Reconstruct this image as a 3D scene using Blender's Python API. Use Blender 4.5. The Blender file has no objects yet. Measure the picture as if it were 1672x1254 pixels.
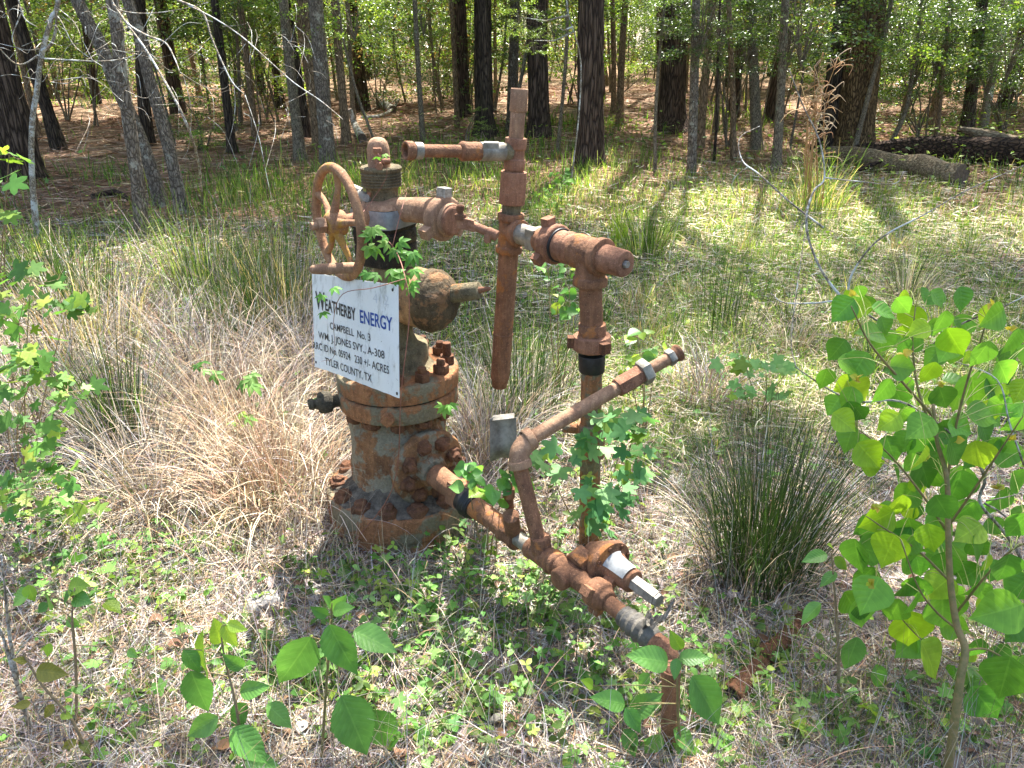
import bpy, math, random
import numpy as np
from mathutils import Vector, Matrix, noise

# ------------------------------------------------------------------ camera, sky, sun, exposure
SC = bpy.context.scene
COL = SC.collection
PITCH = math.radians(24.0)
FPX = 1250.0
cam_d = bpy.data.cameras.new('camera')
cam = bpy.data.objects.new('camera', cam_d)
COL.objects.link(cam)
cam.location = (0, 0, 1.6)
cam.rotation_euler = (math.radians(90) - PITCH, 0, 0)
cam_d.sensor_width = 36
cam_d.lens = 36 * FPX / 1672
cam_d.clip_start = 0.05
cam_d.clip_end = 500
SC.camera = cam

SUN_EL = math.radians(60)
SUN_AZ = math.radians(14)          # from +Y (away from the camera) toward +X
world = bpy.data.worlds.new('World')
SC.world = world
world.use_nodes = True
wn = world.node_tree
bg = wn.nodes['Background']
sky = wn.nodes.new('ShaderNodeTexSky')
sky.sky_type = 'NISHITA'
sky.sun_disc = False
sky.sun_elevation = SUN_EL
sky.sun_rotation = SUN_AZ
sky.dust_density = 2.5
sky.air_density = 0.9
sky.ozone_density = 0.5
wn.links.new(sky.outputs[0], bg.inputs[0])
bg.inputs[1].default_value = 0.132
sun_d = bpy.data.lights.new('sun', 'SUN')
sun_d.energy = 4.9
sun_d.angle = math.radians(0.53)
sun_d.color = (1.0, 0.965, 0.91)
sun = bpy.data.objects.new('sun', sun_d)
COL.objects.link(sun)
SUNV = Vector((math.sin(SUN_AZ) * math.cos(SUN_EL), math.cos(SUN_AZ) * math.cos(SUN_EL), math.sin(SUN_EL)))
sun.rotation_euler = SUNV.to_track_quat('Z', 'Y').to_euler()
sun.location = SUNV * 40
SC.view_settings.view_transform = 'Standard'
SC.view_settings.look = 'None'
SC.view_settings.exposure = 2.22
SC.view_settings.gamma = 1.0
try:
    SC.cycles.use_denoising = True
    SC.cycles.max_bounces = 8
    SC.cycles.diffuse_bounces = 4
    SC.cycles.transmission_bounces = 6
    SC.cycles.sample_clamp_indirect = 6
    SC.render.threads_mode = 'AUTO'
except Exception:
    pass

rng = np.random.default_rng(11)
random.seed(11)

# ------------------------------------------------------------------ measuring helpers
def ray(u, v):
    a = (u - 836) / FPX
    b = -(v - 627) / FPX
    s, c = math.sin(PITCH), math.cos(PITCH)
    return Vector((a, b * s + c, b * c - s))
def P(u, v, Y):
    d = ray(u, v)
    return Vector((0, 0, 1.6)) + d * (Y / d.y)
def depth_at(u, v, Y):
    return Y / ray(u, v).y
def terrain(x, y):
    x = np.asarray(x, float); y = np.asarray(y, float)
    h = 0.018 * np.sin(x * 2.3 + 1.1) * np.sin(y * 1.9 + 0.4) + 0.03 * np.sin(x * 0.7 + y * 0.45 + 2) + 0.02 * np.sin(y * 1.1 - x * 0.5)
    far = np.clip((y - 13) / 25, 0, 1.6)
    h = h + 0.75 * far ** 1.2 + 0.12 * np.clip((y - 9) / 8, 0, 1) * np.sin(x * 0.55 + 0.7) * np.sin(y * 0.4)
    d = np.hypot(x + 0.1, y - 2.1)
    h = h * np.clip((d - 0.3) / 1.2, 0, 1)
    return h
def TZ(x, y):
    return float(terrain(x, y))
def G(u, v):
    d = ray(u, v)
    if d.z > -0.02:
        d.z = -0.02
    z = 0.0
    for _ in range(8):
        t = (z - 1.6) / d.z
        x, y = d.x * t, d.y * t
        z = TZ(x, y)
    return Vector((x, y, z))
def proj(x, y, z):
    s, c = math.sin(PITCH), math.cos(PITCH)
    dz = z - 1.6
    w = y * c - dz * s
    up = y * s + dz * c
    w = np.where(np.abs(w) < 1e-4, 1e-4, w)
    return 836 + FPX * x / w, 627 - FPX * up / w

def lin(c):
    c = c / 255.0
    return c / 12.92 if c <= 0.04045 else ((c + 0.055) / 1.055) ** 2.4
def rgb(r, g, b):
    return (lin(r), lin(g), lin(b))

# ------------------------------------------------------------------ mesh buffer
class MB:
    def __init__(s):
        s.v = []; s.f = []; s.uv = []; s.c = []; s.n = 0
    def add(s, v, f, uv=None, c=None):
        v = np.asarray(v, np.float32).reshape(-1, 3)
        n = len(v)
        if not isinstance(f, (list, tuple)) or (len(f) and not isinstance(f[0], np.ndarray)):
            if isinstance(f, np.ndarray):
                f = [f]
            else:
                by = {}
                for q in f:
                    by.setdefault(len(q), []).append(q)
                f = [np.array(q, np.int32) for q in by.values()]
        for a in f:
            s.f.append(a.astype(np.int32) + s.n)
        s.v.append(v)
        s.uv.append(np.zeros((n, 2), np.float32) if uv is None else np.asarray(uv, np.float32).reshape(-1, 2))
        if c is None:
            c = (1, 1, 1)
        c = np.asarray(c, np.float32)
        if c.ndim == 1:
            c = np.tile(c, (n, 1))
        s.c.append(c)
        s.n += n
        return s
    def build(s, name, mat, parent=None, smooth=True, sharp=None, attrs=True):
        V = np.concatenate(s.v)
        off = root_loc(parent)
        if off is not None:
            V = V - np.array(off, np.float32)
        me = bpy.data.meshes.new(name)
        me.vertices.add(len(V))
        me.vertices.foreach_set('co', V.ravel())
        loops = np.concatenate([a.ravel() for a in s.f])
        tot = np.concatenate([np.full(len(a), a.shape[1], np.int32) for a in s.f])
        start = np.concatenate([[0], np.cumsum(tot)[:-1]]).astype(np.int32)
        me.loops.add(len(loops))
        me.loops.foreach_set('vertex_index', loops)
        me.polygons.add(len(tot))
        me.polygons.foreach_set('loop_start', start)
        try:
            me.polygons.foreach_set('loop_total', tot)
        except Exception:
            pass
        me.update(calc_edges=True)
        if attrs:
            uvl = me.uv_layers.new(name='UVMap')
            UV = np.concatenate(s.uv)
            uvl.data.foreach_set('uv', UV[loops].ravel())
            ca = me.color_attributes.new('Col', 'FLOAT_COLOR', 'POINT')
            C4 = np.ones((len(V), 4), np.float32)
            C4[:, :3] = np.concatenate(s.c)
            ca.data.foreach_set('color', C4.ravel())
        if smooth:
            me.polygons.foreach_set('use_smooth', np.ones(len(tot), bool))
            if sharp:
                me.set_sharp_from_angle(angle=math.radians(sharp))
        if mat is not None:
            me.materials.append(mat)
        o = bpy.data.objects.new(name, me)
        COL.objects.link(o)
        if parent is not None:
            o.parent = parent
        return o

def root_loc(parent):
    if parent is None:
        return None
    r = parent
    while r.parent is not None:
        r = r.parent
    return tuple(r.location)

def tag(o, label=None, cat=None, group=None, kind=None):
    if label: o['label'] = label
    if cat: o['category'] = cat
    if group: o['group'] = group
    if kind: o['kind'] = kind
    return o
def thing(name, label, cat, loc, group=None):
    o = bpy.data.objects.new(name, None)
    COL.objects.link(o)
    o.location = loc
    o.empty_display_size = 0.1
    return tag(o, label, cat, group)
def copy_tree(o, parent=None):
    c = o.copy(); COL.objects.link(c)
    c.parent = parent
    for ch in o.children:
        copy_tree(ch, c)
    return c

# ------------------------------------------------------------------ shape helpers
def frame(d):
    d = Vector(d).normalized()
    a = Vector((0, 0, 1)) if abs(d.z) < 0.9 else Vector((1, 0, 0))
    x = a.cross(d).normalized()
    y = d.cross(x)
    return x, y, d
def tube(path, radii, sides=8, cap=True, c=None, ridge=None, closed=False):
    """swept tube -> (verts, faces, uv)"""
    path = [Vector(p) for p in path]
    n = len(path)
    radii = list(radii) if hasattr(radii, '__len__') else [radii] * n
    vs = []; uv = []
    t0 = (path[1] - path[0]).normalized()
    x, y, _ = frame(t0)
    L = 0
    for i, p in enumerate(path):
        if closed:
            t = (path[(i + 1) % n] - path[i - 1]).normalized()
        else:
            t = (path[min(i + 1, n - 1)] - path[max(i - 1, 0)]).normalized()
        x = (x - t * x.dot(t)).normalized()
        y = t.cross(x)
        if i: L += (p - path[i - 1]).length
        for k in range(sides):
            a = 2 * math.pi * k / sides
            r = radii[i]
            if ridge: r = r * ridge(a, p, i)
            vs.append(p + (x * math.cos(a) + y * math.sin(a)) * r)
            uv.append((k / sides, L))
    fs = []
    m = n if closed else n - 1
    for i in range(m):
        j = (i + 1) % n
        for k in range(sides):
            k2 = (k + 1) % sides
            fs.append((i * sides + k, i * sides + k2, j * sides + k2, j * sides + k))
    if cap and not closed:
        for i, rev in ((0, True), (n - 1, False)):
            vs.append(path[i]); uv.append((0.5, 0))
            ci = len(vs) - 1
            for k in range(sides):
                a, b = i * sides + k, i * sides + (k + 1) % sides
                fs.append((ci, b, a) if rev else (ci, a, b))
    return np.array([tuple(q) for q in vs], np.float32), fs, uv
def lathe(origin, d, prof, segs=40, wob=0.0, seed=0.0, ang=None):
    """revolve [(along, radius)] about direction d; ang(theta)->radius factor"""
    x, y, d = frame(d)
    o = Vector(origin)
    vs = []; uv = []
    for (h, r) in prof:
        for k in range(segs):
            a = 2 * math.pi * k / segs
            rr = r * (ang(a) if ang else 1.0)
            q = o + d * h + (x * math.cos(a) + y * math.sin(a)) * rr
            if wob and r > 1e-4:
                nn = noise.noise(Vector((q.x * 28 + seed, q.y * 28, q.z * 28))) + 0.5 * noise.noise(Vector((q.x * 75, q.y * 75 + seed, q.z * 75)))
                q = q + (x * math.cos(a) + y * math.sin(a)) * (wob * nn) + d * (wob * 0.5 * nn)
            vs.append(tuple(q)); uv.append((k / segs, h))
    fs = []
    for i in range(len(prof) - 1):
        for k in range(segs):
            k2 = (k + 1) % segs
            fs.append((i * segs + k, i * segs + k2, (i + 1) * segs + k2, (i + 1) * segs + k))
    return np.array(vs, np.float32), fs, uv
def bev(pts, b=0.003):
    """profile with rounded corners: insert two points about each corner"""
    out = [pts[0]]
    for i in range(1, len(pts) - 1):
        p0, p1, p2 = Vector(pts[i - 1]), Vector(pts[i]), Vector(pts[i + 1])
        a = (p0 - p1); c = (p2 - p1)
        la, lc = a.length, c.length
        if la < 1e-6 or lc < 1e-6:
            out.append(pts[i]); continue
        bb = min(b, la * 0.4, lc * 0.4)
        q1 = p1 + a / la * bb; q2 = p1 + c / lc * bb
        out += [tuple(q1), tuple((q1 + q2 + p1 * 1.2) / 3.2), tuple(q2)]
    out.append(pts[-1])
    return out
def smooth_path(pts, n=6):
    """catmull-rom"""
    pts = [Vector(p) for p in pts]
    q = [pts[0] * 2 - pts[1]] + pts + [pts[-1] * 2 - pts[-2]]
    out = []
    for i in range(1, len(q) - 2):
        for k in range(n):
            t = k / n
            a, b, c, d = q[i - 1], q[i], q[i + 1], q[i + 2]
            out.append(0.5 * ((2 * b) + (c - a) * t + (2 * a - 5 * b + 4 * c - d) * t * t + (3 * b - a - 3 * c + d) * t ** 3))
    out.append(pts[-1])
    return out
def interp(rs, n):
    return list(np.interp(np.linspace(0, 1, n), np.linspace(0, 1, len(rs)), rs))

# ------------------------------------------------------------------ leaves
def leaf_template(w, rows=5, cols=3, fold=0.25, curl=0.35, serr=0.0, wave=0.0):
    """w: callable width profile on 0..1; unit length leaf along +Y"""
    vs = []; uv = []
    for i in range(rows + 1):
        t = i / rows
        ww = w(t)
        if serr and 0 < i < rows:
            ww *= (1 + serr * (1 if i % 2 else -1))
        for j in range(cols):
            s = -1 + 2 * j / (cols - 1)
            x = s * ww
            vs.append((x, t * (1 - 0.12 * curl * t), fold * abs(x) - curl * t * t * 0.5 + wave * math.sin(t * 14) * abs(s)))
            uv.append((0.5 + 0.5 * s, t))
    fs = []
    for i in range(rows):
        for j in range(cols - 1):
            a = i * cols + j
            fs.append((a, a + 1, a + cols + 1, a + cols))
    return np.array(vs, np.float32), np.array(fs, np.int32), np.array(uv, np.float32)
def w_ovate(t): return float(np.interp(t, [0, .04, .1, .2, .33, .48, .62, .76, .87, .94, 1], [.03, .12, .21, .29, .325, .305, .245, .16, .085, .035, .003]))
def w_palm(t): return 0.19 * math.sin(math.pi * min(1, t ** 0.8)) ** 0.9 + 0.003
def w_oval(t): return 0.27 * math.sin(math.pi * t) ** 0.8 + 0.003
def w_rhomb(t):
    pts = [(0, 0.04), (0.05, 0.22), (0.16, 0.38), (0.32, 0.46), (0.5, 0.42), (0.68, 0.28), (0.84, 0.12), (0.93, 0.045), (1, 0.003)]
    return float(np.interp(t, [p[0] for p in pts], [p[1] for p in pts]))
def star_template(lobes=5, depth=0.45, spread=250, pts_per=4, curl=0.2, sharp=1.0):
    """lobed leaf, petiole at the origin, palmate fan"""
    vs = [(0, 0.0, 0)]; uv = [(0.5, 0)]
    n = lobes * pts_per
    a0 = math.radians(90 - spread / 2)
    for i in range(n + 1):
        a = a0 + math.radians(spread) * i / n
        ph = (i % pts_per) / pts_per
        tri = 1 - abs(2 * ph - 1)                       # 0 at the notch, 1 at the lobe tip
        side = abs(a - math.pi / 2) / math.radians(spread / 2)
        L = 1.0 - 0.45 * side ** 1.5
        r = L * (1 - depth * (1 - tri) ** sharp)
        x, y = r * math.cos(a), r * math.sin(a)
        vs.append((x * 0.72, y * 0.72 + 0.2 * (1 - abs(side)), -curl * r * r * 0.5 + 0.08 * tri))
        uv.append((0.5, 0.5))
    fs = [(0, i + 1, i + 2) for i in range(n)]
    return np.array(vs, np.float32), np.array(fs, np.int32), np.array(uv, np.float32)
def join_templates(ts):
    v = []; f = []; u = []; n = 0
    for (a, b, c) in ts:
        v.append(a); f.append(b + n); u.append(c); n += len(a)
    return np.concatenate(v), np.concatenate(f), np.concatenate(u)
def xf(t, rot_z=0, scale=1, off=(0, 0, 0), tilt=0):
    v, f, u = t
    m = np.array(Matrix.Rotation(rot_z, 3, 'Z') @ Matrix.Rotation(tilt, 3, 'X'))
    return (v * scale) @ m.T.astype(np.float32) + np.array(off, np.float32), f, u

T_DIAM = (np.array([(0, 0, 0), (-.3, .45, .07), (0, 1, -.06), (.3, .45, .07)], np.float32), np.array([(0, 1, 2), (0, 2, 3)], np.int32), np.array([(.5, 0), (0, .5), (.5, 1), (1, .5)], np.float32))
T_OVAL = leaf_template(w_oval, 3, 3, 0.3, 0.3)
T_OVATE = leaf_template(w_ovate, 6, 3, 0.3, 0.5)
T_OVATE_HI = leaf_template(w_ovate, 26, 7, 0.24, 0.22, serr=0.035, wave=0.006)
T_RHOMB = leaf_template(w_rhomb, 14, 5, 0.26, 0.2)
T_STAR = star_template(5, 0.5, 250, 4, 0.25, 1.3)
T_MAPLE = star_template(5, 0.42, 270, 6, 0.3, 1.0)
_five = [xf(leaf_template(w_palm, 6, 3, 0.25, 0.5), math.radians(a), s, (0, 0, 0), math.radians(-8)) for a, s in ((0, 1), (50, .9), (-50, .9), (105, .65), (-105, .65))]
T_PALM = join_templates(_five)
_three = [xf(leaf_template(w_oval, 3, 3, 0.3, 0.3), math.radians(a), s) for a, s in ((0, 1), (95, .85), (-95, .85))]
T_TRI = join_templates(_three)

def rots(axis, normal):
    """(M,3) leaf direction, (M,3) face normal -> (M,3,3) with columns x,y,z"""
    y = axis / np.maximum(np.linalg.norm(axis, axis=1, keepdims=True), 1e-6)
    z = normal - y * np.sum(normal * y, 1, keepdims=True)
    z = z / np.maximum(np.linalg.norm(z, axis=1, keepdims=True), 1e-6)
    x = np.cross(y, z)
    return np.stack([x, y, z], 2)
def scatter(mb, t, pos, R, scale, col):
    v, f, u = t
    M = len(pos)
    if M == 0: return
    scale = np.broadcast_to(np.asarray(scale, float), (M,))
    W = np.einsum('mij,nj->mni', R, v) * scale[:, None, None] + pos[:, None, :]
    F = (f[None] + (np.arange(M) * len(v))[:, None, None]).reshape(-1, f.shape[1])
    UV = np.tile(u, (M, 1))
    C = np.repeat(np.asarray(col, float).reshape(-1, 3) if np.ndim(col) > 1 else np.tile(col, (M, 1)), len(v), axis=0)
    mb.add(W.reshape(-1, 3), [F], UV, C)
def rand_dirs(M, tilt_lo=-0.4, tilt_hi=0.3, r=None):
    r = r or rng
    a = r.uniform(0, 2 * np.pi, M); e = r.uniform(tilt_lo, tilt_hi, M)
    return np.stack([np.cos(a) * np.cos(e), np.sin(a) * np.cos(e), np.sin(e)], 1)
def up_normals(M, j=0.4, r=None):
    r = r or rng
    n = r.normal(0, j, (M, 3)); n[:, 2] += 1
    return n
def jitter(cols, M, j=0.18, r=None):
    """pick base colours at random, jitter value and hue slightly"""
    r = r or rng
    cols = np.asarray(cols, float).reshape(-1, 3)
    c = cols[r.integers(0, len(cols), M)]
    return np.clip(c * r.uniform(1 - j * 1.6, 1 + j * 1.6, (M, 1)) * r.uniform(1 - j * .4, 1 + j * .4, (M, 3)), 0.003, 0.9)

def ribbons(mb, paths, widths, side, cols, taper=True, tipcol=None):
    """paths (M,S,3) widths (M,) side (M,3)"""
    M, S, _ = paths.shape
    prof = np.linspace(1, 0.12, S) ** 0.7 if taper else np.ones(S)
    if not taper: prof[0] = prof[-1] = 0.3
    off = side[:, None, :] * (widths[:, None] * prof[None])[:, :, None] * 0.5
    V = np.stack([paths - off, paths + off], 2)          # M,S,2,3
    idx = np.arange(S - 1)
    q = np.stack([idx * 2, idx * 2 + 1, idx * 2 + 3, idx * 2 + 2], 1)
    F = (q[None] + (np.arange(M) * S * 2)[:, None, None]).reshape(-1, 4)
    C = np.repeat(np.asarray(cols), S * 2, axis=0)
    if tipcol is not None:
        k = np.tile(np.repeat(np.linspace(0, 1, S) ** 2, 2), M)[:, None]
        C = C * (1 - k) + np.asarray(tipcol)[None] * k
    mb.add(V.reshape(-1, 3), [F], None, C)
def grass(mb, base, h, w, lean, cols, segs=4, azim=None, curl=1.0, tipcol=None, r=None):
    """blades that rise and bend over; lean 0..1.5 rad at the tip"""
    r = r or rng
    M = len(base)
    az = r.uniform(0, 2 * np.pi, M) if azim is None else azim
    t = np.linspace(0, 1, segs + 1)
    a0 = lean * 0.25
    ang = a0[:, None] + (lean - a0)[:, None] * t[None] ** 1.3 * curl
    ds = h[:, None] / segs
    dx = np.concatenate([np.zeros((M, 1)), np.cumsum(np.sin(ang[:, :-1]) * ds, 1)], 1)
    dz = np.concatenate([np.zeros((M, 1)), np.cumsum(np.cos(ang[:, :-1]) * ds, 1)], 1)
    d = np.stack([np.cos(az), np.sin(az)], 1)
    path = np.stack([base[:, 0:1] + dx * d[:, 0:1], base[:, 1:2] + dx * d[:, 1:2], base[:, 2:3] + dz], 2)
    path[:, :, 2] = np.maximum(path[:, :, 2], base[:, 2:3] + 0.006)
    tw = az + np.pi / 2 + r.normal(0, 0.5, M)
    side = np.stack([np.cos(tw), np.sin(tw), np.zeros(M)], 1)
    ribbons(mb, path, w, side, cols, True, tipcol)
def straws(mb, start, length, w, cols, lift=0.02, bend=0.6, segs=3, az=None, pitch=None, r=None):
    r = r or rng
    M = len(start)
    az = r.uniform(0, 2 * np.pi, M) if az is None else az
    b = r.normal(0, bend, M)
    t = np.linspace(0, 1, segs + 1)
    ang = az[:, None] + b[:, None] * (t[None] - 0.5)
    ds = (length / segs)[:, None]
    x = start[:, 0:1] + np.concatenate([np.zeros((M, 1)), np.cumsum(np.cos(ang[:, :-1]) * ds, 1)], 1)
    y = start[:, 1:2] + np.concatenate([np.zeros((M, 1)), np.cumsum(np.sin(ang[:, :-1]) * ds, 1)], 1)
    p = r.normal(0, 0.12, M) if pitch is None else pitch
    z = start[:, 2:3] + np.abs(lift * r.uniform(0, 1, (M, 1))) + (t[None] - .3) * (length * p)[:, None]
    g = terrain(x, y) + 0.003
    z = np.maximum(z, g)
    path = np.stack([x, y, z], 2)
    tw = az + np.pi / 2
    roll = r.normal(0, 0.5, M)
    side = np.stack([np.cos(tw) * np.cos(roll), np.sin(tw) * np.cos(roll), np.sin(roll)], 1)
    ribbons(mb, path, w, side, cols, False)

# ------------------------------------------------------------------ materials
def mat_new(name):
    m = bpy.data.materials.new(name); m.use_nodes = True
    nt = m.node_tree
    for n in list(nt.nodes): nt.nodes.remove(n)
    out = nt.nodes.new('ShaderNodeOutputMaterial')
    return m, nt, out
def nd(nt, typ, **kw):
    n = nt.nodes.new(typ)
    for k, v in kw.items():
        if k in n.inputs.keys() if hasattr(n.inputs, 'keys') else False:
            n.inputs[k].default_value = v
        else:
            setattr(n, k, v)
    return n
def noise_n(nt, vec, scale, detail=5, rough=0.6, lo=None, hi=None):
    n = nt.nodes.new('ShaderNodeTexNoise')
    n.inputs['Scale'].default_value = scale
    n.inputs['Detail'].default_value = detail
    n.inputs['Roughness'].default_value = rough
    nt.links.new(vec, n.inputs['Vector'])
    if lo is None: return n.outputs['Fac']
    m = nt.nodes.new('ShaderNodeMapRange')
    m.inputs['From Min'].default_value = lo
    m.inputs['From Max'].default_value = hi
    nt.links.new(n.outputs['Fac'], m.inputs['Value'])
    return m.outputs['Result']
def mix(nt, fac, a, b, mode='MIX'):
    n = nt.nodes.new('ShaderNodeMix'); n.data_type = 'RGBA'; n.blend_type = mode
    for sock, val in ((n.inputs[0], fac), (n.inputs[6], a), (n.inputs[7], b)):
        if isinstance(val, (int, float)): sock.default_value = val
        elif isinstance(val, tuple): sock.default_value = (*val[:3], 1)
        else: nt.links.new(val, sock)
    return n.outputs[2]
def bsdf(nt, out, color, rough, height=None, bump=0.3, dist=0.01, metal=0.0, spec=0.4):
    b = nt.nodes.new('ShaderNodeBsdfPrincipled')
    for k, v in (('Base Color', color), ('Roughness', rough), ('Metallic', metal), ('Specular IOR Level', spec)):
        if isinstance(v, (int, float)): b.inputs[k].default_value = v
        elif isinstance(v, tuple): b.inputs[k].default_value = (*v[:3], 1)
        else: nt.links.new(v, b.inputs[k])
    if height is not None:
        bp = nt.nodes.new('ShaderNodeBump')
        bp.inputs['Strength'].default_value = bump
        bp.inputs['Distance'].default_value = dist
        nt.links.new(height, bp.inputs['Height'])
        nt.links.new(bp.outputs[0], b.inputs['Normal'])
    nt.links.new(b.outputs[0], out.inputs[0])
    return b
def objco(nt, scale=None):
    tc = nt.nodes.new('ShaderNodeTexCoord')
    if scale is None: return tc.outputs['Object']
    mp = nt.nodes.new('ShaderNodeMapping')
    mp.inputs['Scale'].default_value = scale
    nt.links.new(tc.outputs['Object'], mp.inputs['Vector'])
    return mp.outputs[0]
def add_h(nt, a, b, k=1.0):
    m = nt.nodes.new('ShaderNodeMath'); m.operation = 'MULTIPLY_ADD'
    nt.links.new(b, m.inputs[0]); m.inputs[1].default_value = k
    nt.links.new(a, m.inputs[2])
    return m.outputs[0]

def rust(name, c1, c2, dark, patch=None, patch_lo=0.55, patch_scale=6, rough=0.85, bump=0.5, spec=0.25, pit=0.62):
    def ds(c, k=0.30):
        l = 0.3 * c[0] + 0.6 * c[1] + 0.1 * c[2]
        return tuple((x * (1 - k) + l * k) * w_ for x, w_ in zip(c, (1.28, 1.23, 0.98)))
    c1, c2, dark = ds(c1), ds(c2), ds(dark)
    m, nt, out = mat_new(name)
    v = objco(nt)
    col = mix(nt, noise_n(nt, v, 22, 7, 0.7, 0.36, 0.64), c1, c2)
    big = noise_n(nt, v, 7, 6, 0.65, 0.35, 0.68)
    col = mix(nt, big, col, mix(nt, 0.5, c1, dark))
    mid = noise_n(nt, v, 48, 8, 0.75, 0.42, 0.62)
    col = mix(nt, mid, mix(nt, 0.38, col, dark), col)
    spots = noise_n(nt, v, 120, 4, 0.7, pit - 0.01, pit + 0.07)
    col = mix(nt, spots, col, dark)
    streak = noise_n(nt, objco(nt, (1, 1, .10)), 46, 6, 0.7, 0.45, 0.66)
    col = mix(nt, 0.5, col, mix(nt, streak, col, mix(nt, 0.45, c2, tuple(min(1, x * y) for x, y in zip(c2, (1.15, 1.12, 1.0))))))
    pale = noise_n(nt, v, 260, 3, 0.6, 0.6, 0.8)
    col = mix(nt, pale, col, tuple(min(1, x * 1.7 + 0.03) for x in c2))
    if patch:
        pm = noise_n(nt, v, patch_scale, 9, 0.68, patch_lo, patch_lo + 0.05)
        grain = noise_n(nt, v, 120, 6, 0.7, 0.3, 0.7)
        col = mix(nt, pm, col, mix(nt, grain, tuple(x * 0.62 for x in patch), tuple(min(1, x * 1.15) for x in patch)))
    h = add_h(nt, noise_n(nt, v, 90, 8, 0.7), noise_n(nt, v, 25, 4, 0.6), 1.2)
    bsdf(nt, out, col, rough, h, bump, 0.012, 0.0, spec)
    return m
def plain(name, c1, c2, scale=20, rough=0.6, bump=0.2, metal=0.0, spec=0.4, stretch=None):
    m, nt, out = mat_new(name)
    v = objco(nt, stretch)
    col = mix(nt, noise_n(nt, v, scale, 7, 0.7, 0.35, 0.65), c1, c2)
    bsdf(nt, out, col, rough, noise_n(nt, v, scale * 3, 5, 0.6), bump, 0.004, metal, spec)
    return m
def foliage(name, trans=0.35, rough=0.45, spec=0.35, veins=None, tint=1.25, vbump=0.3):
    m, nt, out = mat_new(name)
    at = nt.nodes.new('ShaderNodeAttribute'); at.attribute_name = 'Col'
    col = at.outputs['Color']
    v = objco(nt)
    col = mix(nt, noise_n(nt, v, 35, 3, 0.5, 0.3, 0.75), mix(nt, 1.0, col, (0.78, 0.8, 0.7), 'MULTIPLY'), mix(nt, 1.0, col, (1.15, 1.12, 1.0), 'MULTIPLY'))
    hgt = None
    if veins:
        tc = nt.nodes.new('ShaderNodeTexCoord')
        sp = nt.nodes.new('ShaderNodeSeparateXYZ'); nt.links.new(tc.outputs['UV'], sp.inputs[0])
        def M(op, a, b=None, c=None):
            n = nt.nodes.new('ShaderNodeMath'); n.operation = op
            for i, q in enumerate((a, b, c)):
                if q is None: continue
                if isinstance(q, (int, float)): n.inputs[i].default_value = q
                else: nt.links.new(q, n.inputs[i])
            return n.outputs[0]
        ax = M('ABSOLUTE', M('SUBTRACT', sp.outputs[0], 0.5))
        mid = M('LESS_THAN', ax, 0.022)
        # side veins run forward from the midrib
        ph = M('FRACT', M('MULTIPLY', M('SUBTRACT', sp.outputs[1], M('MULTIPLY', ax, 0.42)), veins))
        sv = M('ABSOLUTE', M('SUBTRACT', ph, 0.5))
        line = M('LESS_THAN', sv, 0.045)
        vm = M('MAXIMUM', M('MULTIPLY', line, 0.5), mid)
        col = mix(nt, M('MULTIPLY', vm, 0.26), col, mix(nt, 1.0, mix(nt, 1.0, col, (1.9, 1.6, 1.7), 'MULTIPLY'), (0.03, 0.04, 0.015), 'ADD'))
        hgt = M('POWER', sv, 0.5)
    p = nt.nodes.new('ShaderNodeBsdfPrincipled')
    nt.links.new(col, p.inputs['Base Color'])
    p.inputs['Roughness'].default_value = rough
    p.inputs['Specular IOR Level'].default_value = spec
    if hgt is not None:
        bp = nt.nodes.new('ShaderNodeBump'); bp.inputs['Strength'].default_value = vbump; bp.inputs['Distance'].default_value = 0.003
        nt.links.new(hgt, bp.inputs['Height']); nt.links.new(bp.outputs[0], p.inputs['Normal'])
    tr = nt.nodes.new('ShaderNodeBsdfTranslucent')
    tcol = mix(nt, 1.0, col, (tint * 1.10, tint * 1.10, tint * 0.55), 'MULTIPLY')
    nt.links.new(tcol, tr.inputs[0])
    ms = nt.nodes.new('ShaderNodeMixShader'); ms.inputs[0].default_value = trans
    nt.links.new(p.outputs[0], ms.inputs[1]); nt.links.new(tr.outputs[0], ms.inputs[2])
    nt.links.new(ms.outputs[0], out.inputs[0])
    return m
def bark(name, c1, c2, crack, scale=18, stretch=0.22, vec=None, *, bump=1.0, lichen=None, lich_lo=0.58):
    m, nt, out = mat_new(name)
    v = objco(nt, vec or (1, 1, stretch))
    vo = nt.nodes.new('ShaderNodeTexVoronoi'); vo.feature = 'DISTANCE_TO_EDGE'
    vo.inputs['Scale'].default_value = scale
    wv = nt.nodes.new('ShaderNodeTexNoise'); wv.inputs['Scale'].default_value = 14; wv.inputs['Detail'].default_value = 4
    nt.links.new(v, wv.inputs['Vector'])
    va = nt.nodes.new('ShaderNodeVectorMath'); va.operation = 'MULTIPLY_ADD'
    nt.links.new(wv.outputs['Color'], va.inputs[0]); va.inputs[1].default_value = (0.09, 0.09, 0.09); nt.links.new(v, va.inputs[2])
    nt.links.new(va.outputs[0], vo.inputs['Vector'])
    mr = nt.nodes.new('ShaderNodeMapRange'); mr.inputs['From Max'].default_value = 0.22
    nt.links.new(vo.outputs['Distance'], mr.inputs['Value'])
    col = mix(nt, noise_n(nt, v, 30, 7, 0.7, 0.3, 0.7), c1, c2)
    col = mix(nt, mr.outputs[0], crack, col)
    if lichen:
        o = objco(nt)
        col = mix(nt, noise_n(nt, o, 9, 7, 0.7, lich_lo, lich_lo + 0.07), col, lichen)
    h = add_h(nt, mr.outputs[0], noise_n(nt, v, 60, 6, 0.7), 0.6)
    bsdf(nt, out, col, 0.9, h, bump, 0.02, 0, 0.2)
    return m
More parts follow.
